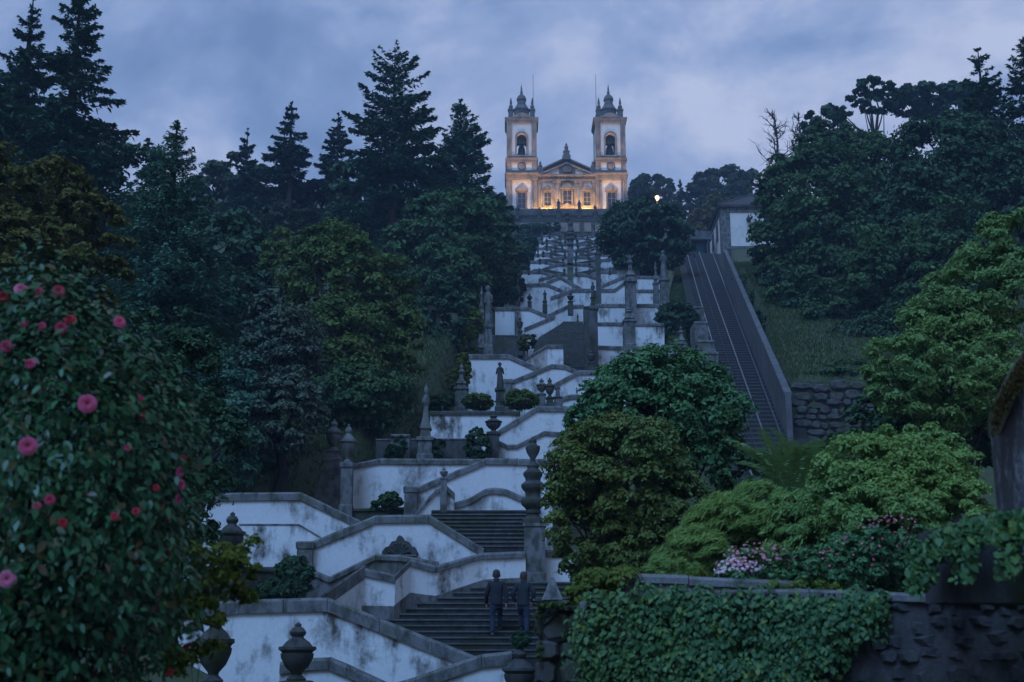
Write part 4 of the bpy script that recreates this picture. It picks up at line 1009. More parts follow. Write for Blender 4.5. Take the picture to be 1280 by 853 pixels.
def broad(name, label, cat, blobs, nclus, per, leaf, mat, seed, group=None, asp=0.6, shell=0.5, flat=0.55, clus=0.2, trunk=0.0, bark='bark', up=0.6, base=None, along=None, limbs=10, jit=0.5, lump=0.22, crown='crown', stem='trunk', k=4, dens=1.0):
    rng = np.random.default_rng(seed)
    b0 = blobs[int(np.argmax([b[3]*b[5] for b in blobs]))]
    if base is None: base = (b0[0], b0[1], float(ground(b0[0], b0[1])) - 0.1)
    root = thing(name, label, cat, base, group)
    C, O, CV = crown_points(blobs, nclus, per, rng, shell, flat, clus, lump, dens)
    n = len(C)
    Nn = O * 0.8 + np.array([0, 0, up]) + 0.55 * rng.normal(size=(n, 3))
    V = leaf_verts(C, Nn, leaf * rng.uniform(1 - jit, 1 + jit, n), asp, rng, None if along is None else np.tile(np.array(along, float), (n, 1)), k=k)
    var = np.clip(0.55 * CV + 0.45 * rng.random(n), 0, 1)
    link(crown, arr_mesh(crown, V, k, mat, var), root)
    if trunk > 0: limb_mesh(base, blobs, rng, trunk, limbs).build(stem, M[bark], root, True)
    return root
def conifer(label, px, ytop, Y, half, ylow, mat, seed, nb=200, per=80, droop=0.35, power=0.8, leaf=0.35, group='conifers on the left slope', tip=0.03, rise=0.25, tr=0.28, gap=0.25, bark='bark', asp=0.42, width=0.34, whorls=18):
    rng = np.random.default_rng(seed)
    top = P(px, ytop, Y); zl = P(px, ylow, Y).z; zg = float(ground(top.x, Y)) - .1
    H = top.z - zl; Lm = half / ppm((ytop + ylow) / 2, Y)
    root = thing('conifer_tree', label, 'conifer', (top.x, Y, zg), group)
    mb = MB(); mb.tube([(top.x, Y, zg), (top.x + .1, Y, zg + (top.z - zg) * .4), (top.x, Y, top.z - H * .25), (top.x, Y, top.z)], [tr * 1.25, tr * .9, tr * .4, .03], 8)
    hh = rng.random(nb) ** 0.95                                 # 0 bottom, 1 top
    nwh = whorls; hh = np.round(hh * nwh) / nwh + rng.normal(size=nb) * .16 / nwh; hh = np.clip(hh, 0, .992)
    az = rng.random(nb) * 2 * np.pi
    Lb = Lm * ((1 - hh) ** power * (1 - tip) + tip * (1 - hh) ** .3) * rng.uniform(1 - gap * 1.6, 1 + gap * .45, nb)
    Lb *= np.where(hh < .12, .8, 1)
    d = np.stack([np.cos(az), np.sin(az), np.zeros(nb)], 1)
    pr = np.stack([-np.sin(az), np.cos(az), np.zeros(nb)], 1)
    slope = rise * (hh - .25) * 2.0 - droop * (1 - hh) * .7
    z = zl + hh * H
    n = nb * per
    wgt = Lb ** 1.35 + .02 * Lm; bi = rng.choice(nb, n, p=wgt / wgt.sum())
    s = 0.10 + 0.92 * rng.random(n) ** 0.75
    Lq = Lb[bi]
    lat = rng.normal(size=n) * width * (1.06 - s) * Lq * .8
    zz = z[bi] + Lq * (slope[bi] * s - droop * .55 * s ** 2 + .20 * s ** 3) - .5 * np.abs(lat) * droop - np.abs(rng.normal(size=n)) * (.045 * Lq * (0.4 + droop) + .05)
    dq, pq_ = d[bi], pr[bi]
    C = np.stack([top.x + dq[:, 0] * s * Lq + pq_[:, 0] * lat, Y + dq[:, 1] * s * Lq + pq_[:, 1] * lat, zz], -1)
    al = dq * 0.8 + pq_ * np.sign(lat)[:, None] * .7 + np.array([0, 0, -.5 * droop])
    Nn = np.tile(np.array([0, 0, 1.0]), (n, 1)) + .5 * rng.normal(size=(n, 3)) + .3 * dq
    leaf = leaf * np.clip(.55 + .6 * Lq / Lm, .5, 1.1)
    V = leaf_verts(C, Nn, leaf * rng.uniform(.6, 1.3, n), asp, rng, al, fold=.1)
    var = np.clip(.5 * rng.random(nb)[bi] + .5 * rng.random(n), 0, 1)
    link('crown', arr_mesh('crown', V, 4, mat, var), root)
    for j in range(0, nb, 2):
        a = Vector((top.x, Y, z[j])); L1 = Lb[j]
        pts = [a + Vector((d[j, 0], d[j, 1], 0)) * (t * L1) + Vector((0, 0, L1 * (slope[j] * t - droop * .55 * t * t + .20 * t ** 3))) for t in (0, .35, .7, .95)]
        mb.tube(pts, [.03 + .012 * L1, .02 + .009 * L1, .014 + .004 * L1, .008], 4)
    mb.build('trunk', M[bark], root, True)
    return root

LM = {
 'spruce': leaf_mat('spruce_needles', (0.014, 0.047, 0.028), (0.044, 0.108, 0.057), None, 0.6, 0.2, 0.1),
 'cedar': leaf_mat('cedar_needles', (0.022, 0.067, 0.043), (0.072, 0.162, 0.102), None, 0.6, 0.25, 0.12),
 'cedar_blue': leaf_mat('cedar_blue_needles', (0.024, 0.078, 0.050), (0.085, 0.190, 0.125), None, 0.6, 0.25, 0.15),
 'fir_far': leaf_mat('far_fir_needles', (0.014, 0.041, 0.034), (0.034, 0.078, 0.060), None, 0.6, 0.2, 0.1),
 'olive': leaf_mat('olive_brown_leaves', (0.049, 0.060, 0.017), (0.121, 0.126, 0.035), (0.20, 0.13, 0.03), 0.6, 0.2, 0.2),
 'yellowgreen': leaf_mat('yellow_green_leaves', (0.042, 0.080, 0.025), (0.114, 0.171, 0.051), (0.13, 0.12, 0.03), 0.6, 0.2, 0.22),
 'mid': leaf_mat('mid_green_leaves', (0.023, 0.064, 0.026), (0.072, 0.140, 0.055), (0.07, 0.09, 0.03), 0.55, 0.3, 0.2),
 'grey': leaf_mat('grey_green_leaves', (0.043, 0.072, 0.053), (0.101, 0.136, 0.100), None, 0.5, 0.3, 0.15),
 'dark': leaf_mat('dark_leaves', (0.014, 0.043, 0.023), (0.051, 0.114, 0.056), (0.05, 0.06, 0.02), 0.5, 0.35, 0.15),
 'gloss': leaf_mat('glossy_leaves', (0.025, 0.079, 0.031), (0.097, 0.230, 0.087), (0.08, 0.10, 0.03), 0.32, 0.5, 0.12),
 'rust': leaf_mat('rusty_glossy_leaves', (0.045, 0.080, 0.022), (0.128, 0.180, 0.046), (0.15, 0.060, 0.020), 0.4, 0.4, 0.15),
 'light': leaf_mat('light_green_leaves', (0.085, 0.164, 0.052), (0.193, 0.319, 0.106), (0.14, 0.19, 0.06), 0.5, 0.3, 0.3),
 'fresh': leaf_mat('fresh_green_leaves', (0.090, 0.176, 0.049), (0.231, 0.382, 0.114), (0.17, 0.22, 0.06), 0.45, 0.35, 0.25),
 'lime': leaf_mat('lime_leaves', (0.065, 0.106, 0.022), (0.152, 0.200, 0.040), (0.22, 0.20, 0.03), 0.5, 0.3, 0.3),
 'far': leaf_mat('far_leaves', (0.029, 0.048, 0.025), (0.057, 0.081, 0.039), (0.07, 0.05, 0.025), 0.6, 0.2, 0.15),
 'camellia': leaf_mat('camellia_leaves', (0.012, 0.048, 0.018), (0.041, 0.131, 0.050), (0.10, 0.045, 0.02), 0.22, 0.6, 0.08),
 'ivy': leaf_mat('ivy_leaves', (0.023, 0.069, 0.027), (0.078, 0.176, 0.065), (0.14, 0.19, 0.04), 0.35, 0.45, 0.12),
 'fern': leaf_mat('fern_fronds', (0.095, 0.190, 0.070), (0.175, 0.310, 0.125), None, 0.5, 0.3, 0.25),
 'grass': leaf_mat('slope_grass', (0.016, 0.034, 0.010), (0.046, 0.070, 0.018), (0.09, 0.09, 0.025), 0.7, 0.2, 0.25),
}
GT = 'broadleaf trees on the left slope'
# far left pair of tall conifers and the woods behind
conifer('tall dark conifer at the far left, left one of the pair', 42, -4, 72, 92, 300, LM['spruce'], 11, 170, 150, 0.32, 0.80, 0.46, tr=.4, whorls=17, gap=.3)
conifer('tall dark conifer at the far left, right one of the pair with bushy side', 102, -16, 70, 118, 330, LM['spruce'], 12, 230, 170, 0.34, 0.72, 0.46, tr=.45, whorls=20, gap=.3)
conifer('broad drooping cedar in front of the left woods', 222, 150, 48, 165, 610, LM['cedar_blue'], 13, 520, 170, 0.50, 0.80, 0.26, tr=.35, rise=.45, tip=.0, gap=.3, whorls=40)
conifer('small far conifer, leftmost of the three on the skyline', 310, 160, 130, 40, 290, LM['fir_far'], 14, 120, 70, 0.25, 0.85, 0.62, tr=.25, whorls=15)
conifer('far conifer with bare lower trunk, middle of the three on the skyline', 365, 127, 125, 42, 232, LM['fir_far'], 15, 90, 80, 0.38, 0.75, 0.62, tr=.3, bark='bark_pale', gap=.3, whorls=11)
conifer('far conifer beside the tallest tree, right of the three on the skyline', 423, 141, 128, 36, 250, LM['fir_far'], 16, 100, 70, 0.28, 0.80, 0.62, tr=.25, gap=.3, whorls=12)
conifer('tallest ragged conifer left of the church with pale trunk', 494, 62, 106, 80, 285, LM['spruce'], 17, 190, 105, 0.26, 0.50, 0.56, tr=.4, bark='bark_pale', gap=.42, rise=.45, tip=.10, whorls=17)
conifer('dense pointed conifer just left of the church', 576, 124, 114, 78, 310, LM['cedar'], 18, 260, 100, 0.30, 0.72, 0.55, tr=.35, whorls=18)
broad('broadleaf_tree', 'hazy wood edge tree behind the leftmost skyline conifer', 'tree', [B(300, 235, 140, 45, 38), B(345, 262, 135, 40, 35), B(270, 250, 140, 40, 45)], 150, 50, .7, LM['far'], 21, GT, trunk=.4, dens=1.8, clus=.14)
broad('broadleaf_tree', 'hazy tree beneath the middle skyline conifers', 'tree', [B(400, 262, 130, 55, 40), B(450, 270, 128, 45, 50), B(350, 290, 120, 40, 35)], 170, 50, .65, LM['far'], 22, GT, trunk=.4, dens=1.8, clus=.14)
broad('broadleaf_tree', 'dark mass of foliage under the tallest conifer', 'tree', [B(460, 255, 112, 50, 60), B(525, 240, 112, 45, 60)], 170, 60, .55, LM['dark'], 23, GT, trunk=.5)
broad('broadleaf_tree', 'large mid green tree bordering the stairs below the church', 'tree', [B(560, 290, 98, 62, 62), B(520, 330, 95, 50, 55), B(604, 300, 104, 38, 62), B(560, 350, 92, 45, 50)], 460, 70, .36, LM['mid'], 24, GT, trunk=.5, clus=.19, dens=1.3)
broad('broadleaf_tree', 'dark green tree behind the obelisk statue', 'tree', [B(545, 400, 82, 32, 55), B(532, 455, 80, 30, 45), B(560, 440, 84, 22, 50)], 240, 70, .28, LM['dark'], 25, GT, trunk=.35)
broad('broadleaf_tree', 'olive yellow tree in the middle of the left woods', 'tree', [B(420, 345, 60, 62, 72), B(375, 320, 62, 45, 40), B(470, 380, 59, 55, 62), B(430, 440, 57, 75, 70), B(490, 440, 58, 38, 55)], 620, 75, .21, LM['yellowgreen'], 26, GT, trunk=.4, clus=.19, limbs=16)
broad('broadleaf_tree', 'dark lower foliage beneath the olive yellow tree', 'tree', [B(450, 500, 55, 62, 45), B(400, 480, 56, 45, 50)], 300, 70, .2, LM['mid'], 27, GT, trunk=.3)
broad('broadleaf_tree', 'grey green tree leaning over the grassy slope', 'tree', [B(352, 450, 47, 48, 70), B(352, 512, 46, 50, 50), B(330, 400, 48, 28, 40)], 420, 80, .16, LM['grey'], 28, GT, trunk=.25, clus=.18)
broad('broadleaf_tree', 'olive brown tree above the camellia at the left edge', 'tree', [B(30, 250, 30, 85, 60), B(105, 290, 29, 50, 50), B(20, 330, 28, 80, 60), B(120, 350, 28, 40, 45), B(-60, 300, 30, 90, 110)], 520, 75, .13, LM['olive'], 29, GT, trunk=.3, flat=.35, clus=.19, limbs=16)
broad('shrub_tree', 'dark small leaved evergreen right behind the camellia', 'tree', [B(225, 470, 22, 55, 75), B(245, 560, 21, 52, 75), B(190, 430, 22, 45, 50), B(235, 640, 21, 50, 60), B(180, 560, 21, 60, 130)], 420, 80, .085, LM['dark'], 30, GT, trunk=.15, asp=.55)
broad('shrub_tree', 'dark conifer skirt low between cedar and grassy slope', 'tree', [B(270, 560, 44, 50, 60), B(300, 510, 46, 40, 60)], 240, 70, .2, LM['cedar'], 31, GT, trunk=.2)
broad('broadleaf_tree', 'dark trees closing the gap behind the far left conifers', 'tree', [B(150, 260, 85, 70, 90), B(60, 240, 85, 90, 110), B(-40, 220, 85, 80, 130)], 320, 60, .5, LM['dark'], 32, GT, trunk=.4)
broad('broadleaf_tree', 'shadowy trees behind the broad cedar', 'tree', [B(285, 330, 72, 50, 70), B(320, 360, 70, 45, 80), B(180, 330, 72, 60, 90)], 260, 60, .4, LM['dark'], 33, GT, trunk=.4)
broad('broadleaf_tree', 'dim far trees between the church and the conifers', 'tree', [B(615, 262, 215, 18, 22), B(630, 250, 235, 10, 14)], 60, 40, .8, LM['far'], 34, GT, trunk=.3)
# shrubs along the stairs
GSH = 'shrubs along the stairway'
def shrub(label, blobs, n, per, leaf, mat, seed, **kw):
    return broad('shrub', label, 'shrub', blobs, n, per, leaf, mat, seed, GSH, trunk=kw.pop('trunk', .05), limbs=6, dens=2.4, clus=.15, crown='foliage', stem='stem', **kw)
shrub('bright yellow green shrub beside the tall left edge statue', [B(588, 405, 86, 16, 22), B(582, 430, 84, 14, 18)], 90, 50, .2, LM['lime'], 40)
shrub('yellow shrub below the large mid green tree', [B(585, 362, 100, 16, 12)], 50, 50, .22, LM['lime'], 41)
shrub('green shrub below the tall left edge statue', [B(600, 352, 102, 22, 14), B(632, 345, 110, 18, 18), B(640, 322, 130, 22, 22)], 130, 50, .3, LM['mid'], 42)
shrub('leafy shrub wrapping the pinnacle at the lawn strip', [B(580, 462, 62.5, 9, 24), B(568, 478, 64, 9, 14)], 80, 50, .12, LM['lime'], 43)
shrub('low hedge strip on the lawn left of the small statue', [B(599, 502, 60, 17, 9, 2), B(585, 503, 60, 8, 8, 2)], 90, 60, .10, LM['yellowgreen'], 44, lump=.05, shell=.2)
shrub('dark hedge strip right of the small statue', [B(650, 500, 60.5, 22, 11, 1.5)], 90, 60, .10, LM['yellowgreen'], 45, lump=.05, shell=.2)
shrub('dark bush on the granite ramp at lower left', [B(368, 722, 36, 24, 26), B(345, 740, 35.5, 30, 14)], 160, 70, .11, LM['dark'], 46)
shrub('small leafy plant at the foot of the long white wall', [B(488, 626, 46, 14, 10), B(474, 632, 46, 10, 6)], 60, 40, .13, LM['mid'], 47)
shrub('small bush on the grey granite wall', [B(597, 556, 50.5, 14, 22), B(548, 562, 51, 8, 14)], 90, 50, .11, LM['dark'], 48)
shrub('olive bush left of the long dark steps', [B(660, 428, 88, 12, 9)], 50, 45, .16, LM['olive'], 49)
shrub('dark round shrub near the right edge of the stairs', [B(847, 398, 94, 26, 20), B(840, 415, 92, 18, 14)], 150, 60, .2, LM['dark'], 50, trunk=.12)
shrub('dark leaves below the church terrace at left', [B(668, 286, 205, 22, 5), B(690, 284, 206, 12, 5), B(655, 296, 195, 12, 9)], 90, 40, .4, LM['dark'], 51)
shrub('dark creeper along the left edge of the upper stairs', [B(662, 310, 160, 9, 14), B(655, 332, 140, 9, 14), B(648, 360, 118, 8, 16)], 120, 45, .32, LM['dark'], 52)
shrub('small round bush at the foot of the left niche block', [B(490, 566, 50, 9, 9), B(500, 560, 50.2, 8, 14)], 60, 45, .12, LM['dark'], 53)
shrub('ferns spilling at the left end of the lawn strip', [B(548, 503, 62, 18, 9), B(560, 500, 63, 14, 8)], 70, 45, .14, LM['mid'], 54)
shrub('dark plants on the landings of the upper stairs', [B(688, 334, 136, 6, 2.5), B(668, 325, 148, 5, 2.5), B(738, 325, 148, 5, 2.5), B(752, 343, 126, 8, 2.5), B(690, 310, 165, 5, 2), B(735, 310, 165, 5, 2)], 70, 40, .25, LM['dark'], 58)
shrub('dark leaves filling the left edge below the sixth stage', [B(630, 368, 108, 16, 15), B(618, 352, 110, 14, 16)], 90, 50, .3, LM['dark'], 55)
shrub('weeds along the top of the retaining wall', [B(945, 396, 86, 10, 8), B(965, 440, 78, 10, 8), B(985, 470, 70, 12, 7), B(925, 350, 104, 10, 9), B(1040, 470, 63, 40, 5)], 110, 45, .16, LM['mid'], 56)
shrub('ragged weeds and brambles on the grass bank above the rubble wall', [B(1000, 436, 74, 18, 9), B(962, 402, 83, 12, 9), B(1045, 458, 65, 24, 8), B(985, 455, 70, 9, 6), B(1020, 452, 67, 8, 10), B(945, 372, 94, 9, 8), B(1075, 462, 64, 18, 12)], 130, 45, .17, LM['mid'], 59)
# right side
GR = 'trees on the right slope'
broad('broadleaf_tree', 'dark round tree between the church and the station house', 'tree', [B(806, 298, 126, 52, 46), B(780, 285, 128, 30, 30), B(835, 300, 126, 28, 34)], 420, 70, .42, LM['dark'], 60, GR, trunk=.45, clus=.17)
broad('broadleaf_tree', 'far hazy tree just right of the church tower', 'tree', [B(815, 238, 262, 28, 20), B(800, 250, 262, 20, 16)], 90, 50, .9, LM['far'], 61, GR, trunk=.4, dens=1.8, clus=.14)
broad('broadleaf_tree', 'far hazy woods behind the station house', 'tree', [B(905, 248, 250, 42, 40), B(868, 265, 250, 25, 35), B(930, 260, 240, 30, 45)], 240, 50, .9, LM['far'], 62, GR, trunk=.5, dens=1.8, clus=.14)
broad('broadleaf_tree', 'reddish far tree beside the station roof', 'tree', [B(876, 285, 205, 16, 25), B(893, 262, 215, 16, 22)], 90, 50, .7, LM['olive'], 63, GR, trunk=.4, dens=1.8, clus=.14)
conifer('tiny far conifer right of the street lamp', 850, 224, 240, 8, 262, LM['fir_far'], 64, 50, 30, .3, .8, .8, GR)
broad('pine_tree', 'umbrella pine rising above the right woods', 'tree', [B(1092, 108, 135, 22, 13), B(1118, 118, 135, 20, 12), B(1072, 122, 135, 15, 12), B(1100, 130, 135, 20, 10), B(1050, 142, 135, 14, 9)], 110, 30, .5, LM['spruce'], 65, GR, trunk=.3, flat=.3, dens=2.2, clus=.13)
broad('broadleaf_tree', 'far ridge tree line behind the umbrella pine', 'tree', [B(1150, 125, 150, 40, 22), B(1200, 130, 150, 40, 28), B(1030, 160, 140, 30, 25)], 200, 40, .6, LM['dark'], 66, GR, trunk=.4, dens=2, clus=.13)
conifer('pointed conifer at the upper right corner', 1222, 60, 92, 75, 330, LM['spruce'], 67, 220, 100, .3, .65, .5, GR, tr=.35)
conifer('dark conifer cut by the right edge at the top', 1278, 48, 90, 80, 330, LM['spruce'], 68, 220, 90, .3, .6, .5, GR, tr=.35)
broad('broadleaf_tree', 'huge dark green tree right of the station house', 'tree', [B(1020, 250, 98, 72, 85), B(985, 320, 95, 48, 70), B(1060, 330, 92, 85, 100), B(1040, 190, 102, 45, 42), B(1090, 220, 100, 60, 70)], 900, 75, .34, LM['mid'], 69, GR, trunk=.6, clus=.15, limbs=14, dens=1.35)
broad('broadleaf_tree', 'dense dark tree at the right edge of the woods', 'tree', [B(1180, 230, 88, 80, 90), B(1240, 260, 86, 70, 110), B(1150, 300, 84, 70, 90)], 700, 70, .33, LM['dark'], 70, GR, trunk=.6, clus=.16, limbs=10, dens=1.3)
broad('broadleaf_tree', 'olive tinted tree in front of the dense right woods', 'tree', [B(1130, 340, 78, 70, 75), B(1200, 330, 76, 60, 80), B(1060, 400, 80, 60, 55), B(1005, 385, 86, 48, 55)], 660, 70, .27, LM['mid'], 71, GR, trunk=.5, clus=.17)
broad('broadleaf_tree', 'shaded understorey above the rubble wall', 'tree', [B(1090, 430, 74, 55, 40), B(1140, 440, 72, 50, 60), B(1030, 420, 80, 42, 38), B(1000, 400, 84, 30, 34), B(975, 360, 92, 22, 30)], 420, 65, .24, LM['dark'], 72, GR, trunk=.3)
broad('broadleaf_tree', 'airy light green tree leaning in from the right edge', 'tree', [B(1185, 440, 25, 95, 90), B(1230, 370, 25, 75, 60), B(1270, 310, 25, 50, 55), B(1130, 470, 24, 52, 55), B(1230, 480, 24, 80, 60)], 680, 80, .105, LM['light'], 73, GR, trunk=.12, asp=.42, flat=.5, shell=.35, clus=.17)
broad('broadleaf_tree', 'dark foliage filling below the airy light green tree', 'tree', [B(1120, 540, 27, 60, 35), B(1200, 540, 27, 80, 40)], 240, 60, .12, LM['dark'], 74, GR, trunk=.1)
# bare tree
def bare_tree(label, px, yt, yb, Y, seed, spread):
    rng = np.random.default_rng(seed); t = P(px, yt, Y); b_ = P(px, yb, Y)
    root = thing('bare_tree', label, 'tree', (t.x, Y, float(ground(t.x, Y))), GR)
    tr = MB(); br = MB(); H = t.z - b_.z
    tr.tube([(t.x, Y, float(ground(t.x, Y)) - .1), (t.x, Y, b_.z), (t.x + .2, Y, b_.z + H * .5), (t.x, Y, t.z)], [.3, .22, .13, .03], 7)
    def grow(p, d, L_, r_, dep):
        pts = [p]; 
        for j in range(3):
            d = (d + Vector(rng.normal(size=3)) * .16 + Vector((0, 0, .06))).normalized(); p = p + d * (L_ / 3); pts.append(p)
        br.tube(pts, [r_, r_ * .8, r_ * .6, r_ * .4], 4)
        if dep > 0:
            for j in range(4):
                q_ = pts[1 + j % 3]; dd = (d + Vector(rng.normal(size=3)) * .75).normalized()
                grow(q_, dd, L_ * rng.uniform(.45, .7), r_ * .55, dep - 1)
    for j in range(16):
        f = rng.uniform(.05, .95); a = rng.uniform(0, 2 * math.pi)
        grow(Vector((t.x, Y, b_.z + H * f)), Vector((math.cos(a), math.sin(a), .9)).normalized(), spread * (1.1 - .7 * f), .09, 2)
    tr.build('trunk', M['bark'], root, True); br.build('branches', M['bark'], root)
bare_tree('leafless tree on the skyline right of the church', 968, 142, 215, 150, 80, 2.5)
bare_tree('smaller leafless tree beside the skyline one', 998, 146, 205, 152, 81, 2.0)
# near bushes in the right garden
GN = 'bushes in the right garden'
def bush(label, blobs, n, per, leaf, mat, seed, **kw):
    return broad('bush', label, 'bush', blobs, n, per, leaf, mat, seed, GN, crown='foliage', stem='stem', **kw)
bush('dim foliage behind the tree fern', [B(930, 592, 22, 38, 34), B(1010, 585, 23, 50, 28), B(1060, 570, 23, 40, 30)], 240, 60, .09, LM['mid'], 89, trunk=.05)
bush('upper glossy dark green round bush right of the stairs', [B(825, 520, 24, 92, 75), B(790, 500, 24.5, 60, 55), B(875, 540, 23.5, 48, 60), B(830, 475, 24.5, 45, 34), B(740, 540, 25, 38, 45)], 800, 90, .088, LM['gloss'], 90, trunk=.12, asp=.5, clus=.15, shell=.6, k=6)
bush('lower rusty green round bush right of the tall fountain column', [B(780, 610, 20, 92, 85), B(735, 590, 20.3, 52, 62), B(740, 660, 20, 55, 62), B(830, 640, 19.8, 55, 75), B(790, 690, 19.7, 60, 45)], 860, 90, .068, LM['rust'], 91, trunk=.1, asp=.5, clus=.14, shell=.6, k=6)
bush('feathery light green mound leaning left in the garden', [B(915, 655, 15.4, 60, 38), B(870, 690, 15, 42, 34), B(945, 630, 15.7, 42, 26), B(840, 712, 14.6, 32, 18)], 520, 150, .11, LM['fresh'], 92, trunk=.04, asp=.10, along=(-0.75, -0.2, -0.35), clus=.2, flat=.4, shell=.35)
bush('feathery green mound behind the pink flowers', [B(990, 668, 14.6, 40, 40), B(1010, 640, 15, 35, 28)], 260, 100, .08, LM['fresh'], 93, trunk=.04, asp=.22, along=(-0.5, -0.2, -0.5), clus=.2, flat=.5, shell=.35)
bush('large fresh green bush before the right stone wall', [B(1110, 605, 14, 92, 70), B(1170, 590, 14, 60, 52), B(1060, 640, 13.8, 52, 52), B(1190, 640, 13.4, 55, 50), B(1110, 660, 13.3, 80, 55), B(1135, 560, 14.2, 60, 32)], 1000, 110, .046, LM['fresh'], 94, trunk=.06, asp=.45, clus=.15, shell=.5, k=6)
bush('dark leafy bush under the large fresh green bush', [B(1060, 705, 12.8, 65, 38), B(1130, 715, 12.6, 70, 38), B(1190, 700, 12.4, 50, 40)], 380, 70, .055, LM['gloss'], 95, trunk=.05, asp=.5, clus=.17, k=6)
bush('yellow green vine curling over the left end of the ivy wall', [B(760, 726, 12.7, 42, 13), B(735, 742, 12.3, 24, 14), B(790, 716, 12.9, 22, 8)], 110, 45, .06, LM['lime'], 96, trunk=.02, asp=.5, clus=.3)
bush('lime leafed plant hanging right of the camellia', [B(255, 720, 9.5, 38, 48), B(285, 700, 9.5, 34, 26), B(235, 790, 9.2, 32, 60), B(300, 735, 9.5, 22, 20)], 110, 34, .055, LM['lime'], 97, limbs=2, trunk=.006, asp=.55, clus=.28, shell=.2, lump=.5, k=6)
bush('low mossy growth in front of the feathery mound', [B(1000, 735, 11.9, 60, 6), B(880, 720, 12.6, 40, 6)], 60, 40, .04, LM['lime'], 98)
# plant growing out of the bottom dark urn
shrub('small dark plant in the urn below the walkers', [B(650, 800, 27.8, 10, 10)], 30, 30, .1, LM['dark'], 99, base=tuple(P(650, 812, 27.8)))

# tree fern
tf = thing('tree_fern', 'tree fern with spreading green fronds in the right garden', 'tree fern', P(990, 700, 18.5))
c0 = P(992, 628, 18.5)
q = MB(); q.tube([P(990, 720, 18.5), P(992, 670, 18.5), c0], [.11, .09, .12], 10); q.build('trunk', M['bark'], tf, True)
rng = np.random.default_rng(5)
for j in range(17):
    az = 2 * math.pi * j / 17 + rng.normal() * .12; L_ = rng.uniform(1.35, 1.85); el = rng.uniform(.75, 1.4)
    d = np.array([math.cos(az), math.sin(az), 0]); pr = np.array([-math.sin(az), math.cos(az), 0])
    t = np.linspace(.06, 1, 44)
    ctr = np.array(c0) + (d[None] * (np.cos(el) * t + .25 * t ** 2)[:, None] + np.array([0, 0, 1.0])[None] * (np.sin(el) * t - .40 * t ** 2.4)[:, None]) * L_
    tang = nrm(np.gradient(ctr, axis=0))
    W = .27 * np.sin(np.pi * np.clip(t * .93 + .06, 0, 1)) ** .7
    Cc = []; Al = []; Ln = []
    for sg in (-1, 1):
        al = pr * sg * .9 + tang * .35 + np.array([0, 0, -.18])
        Cc.append(ctr + nrm(al) * W[:, None] * .5); Al.append(al); Ln.append(W)
    Cc = np.concatenate(Cc); Al = np.concatenate(Al); Ln = np.concatenate(Ln)
    nn = np.cross(np.concatenate([tang, tang]), Al); nn[nn[:, 2] < 0] *= -1
    V = leaf_verts(Cc, nn + .12 * rng.normal(size=nn.shape), Ln, .12, rng, Al * 4, fold=.05)
    link('frond', arr_mesh('frond', V, 4, LM['fern'], rng.random(len(Cc))), tf)

# slope grass
def grass(name, label, region, n, seed, hgt):
    rng = np.random.default_rng(seed); X, Y = region(rng, n)
    Z = ground(X, Y); k = len(X)
    C = np.stack([X, Y, Z + hgt * .4], 1)
    al = np.stack([rng.normal(size=k) * .35, rng.normal(size=k) * .35, np.ones(k)], 1)
    nn = np.stack([rng.normal(size=k), -np.abs(rng.normal(size=k)) - .3, np.zeros(k) + .2], 1)
    V = leaf_verts(C, nn, hgt * rng.uniform(.5, 1.6, k), .16, rng, al)
    o = link(name, arr_mesh(name, V, 4, LM['grass'], rng.random(k))); tag(o, label, 'grass', kind='stuff')
grass('slope_grass', 'rough grass on the slope left of the paired urns', lambda r_, n: (lambda Y: (x_left(Y) - 12.0 * r_.random(n) ** 1.3 - .2, Y))(40 + 40 * r_.random(n) ** 1.7), 42000, 3, .22)
grass('bank_grass', 'rough grass on the bank right of the retaining wall', lambda r_, n: (lambda Y: (x_right(Y) + .15 + 14 * r_.random(n) ** 1.2, Y))(r_.uniform(61, 140, n)), 52000, 4, .22)
grass('track_bank_grass', 'rough grass on the strip between stairs and funicular', lambda r_, n: (lambda Y: (x_right(Y) - 5.5 + r_.uniform(-1.1, 1.1, n), Y))(r_.uniform(86, 150, n)), 9000, 6, .24)

# ------------------------------------------------------------------ near walls at the right
wall('ivy covered rough stone wall along the bottom right', [(724, 752, 930, 11.9), (800, 742, 930, 11.6), (900, 738, 930, 11.2), (1010, 737, 930, 10.8), (1180, 743, 930, 10.3), (1300, 746, 930, 9.9)], thick=.5, cop=.07, over=.05, face='rubble_shaded', copm='granite', stones=.8, name='garden_wall', group=None, extra=.6)
wall('upper granite ledge behind the ivy covered wall', [(765, 717, 760, 12.6), (860, 720, 760, 12.4), (1000, 726, 760, 12.1)], thick=.4, cop=.085, over=.04, face='granite', stones=.9, name='garden_wall', group=None)
# loose courses of the rubble wall below the ivy: rough stones proud of the face
gw = thing('wall_facing', 'uneven facing stones of the bottom right wall beyond the ivy', 'stonework', P(1150, 860, 10.4))
rr_ = random.Random(5); zc = .42
def wall_y(px): return float(np.interp(px, [724, 800, 900, 1010, 1180, 1300], [11.9, 11.6, 11.2, 10.8, 10.3, 9.9]))
while zc > -.6:
    h = rr_.uniform(.10, .19); px = 965 - 60 * (.42 - zc) + rr_.uniform(-10, 10)
    while px < 1295:
        w = rr_.uniform(.12, .34); Yw = wall_y(px); x = P(px, 790, Yw).x
        rubble_stone(x + w/2, zc - h/2 + rr_.uniform(-.03, .03), w * .98, h * rr_.uniform(.9, 1.15), Yw - .04, rr_, .5).build('stone', M['rubble_shaded'], gw)
        px += w * ppm(790, Yw)
    zc -= h
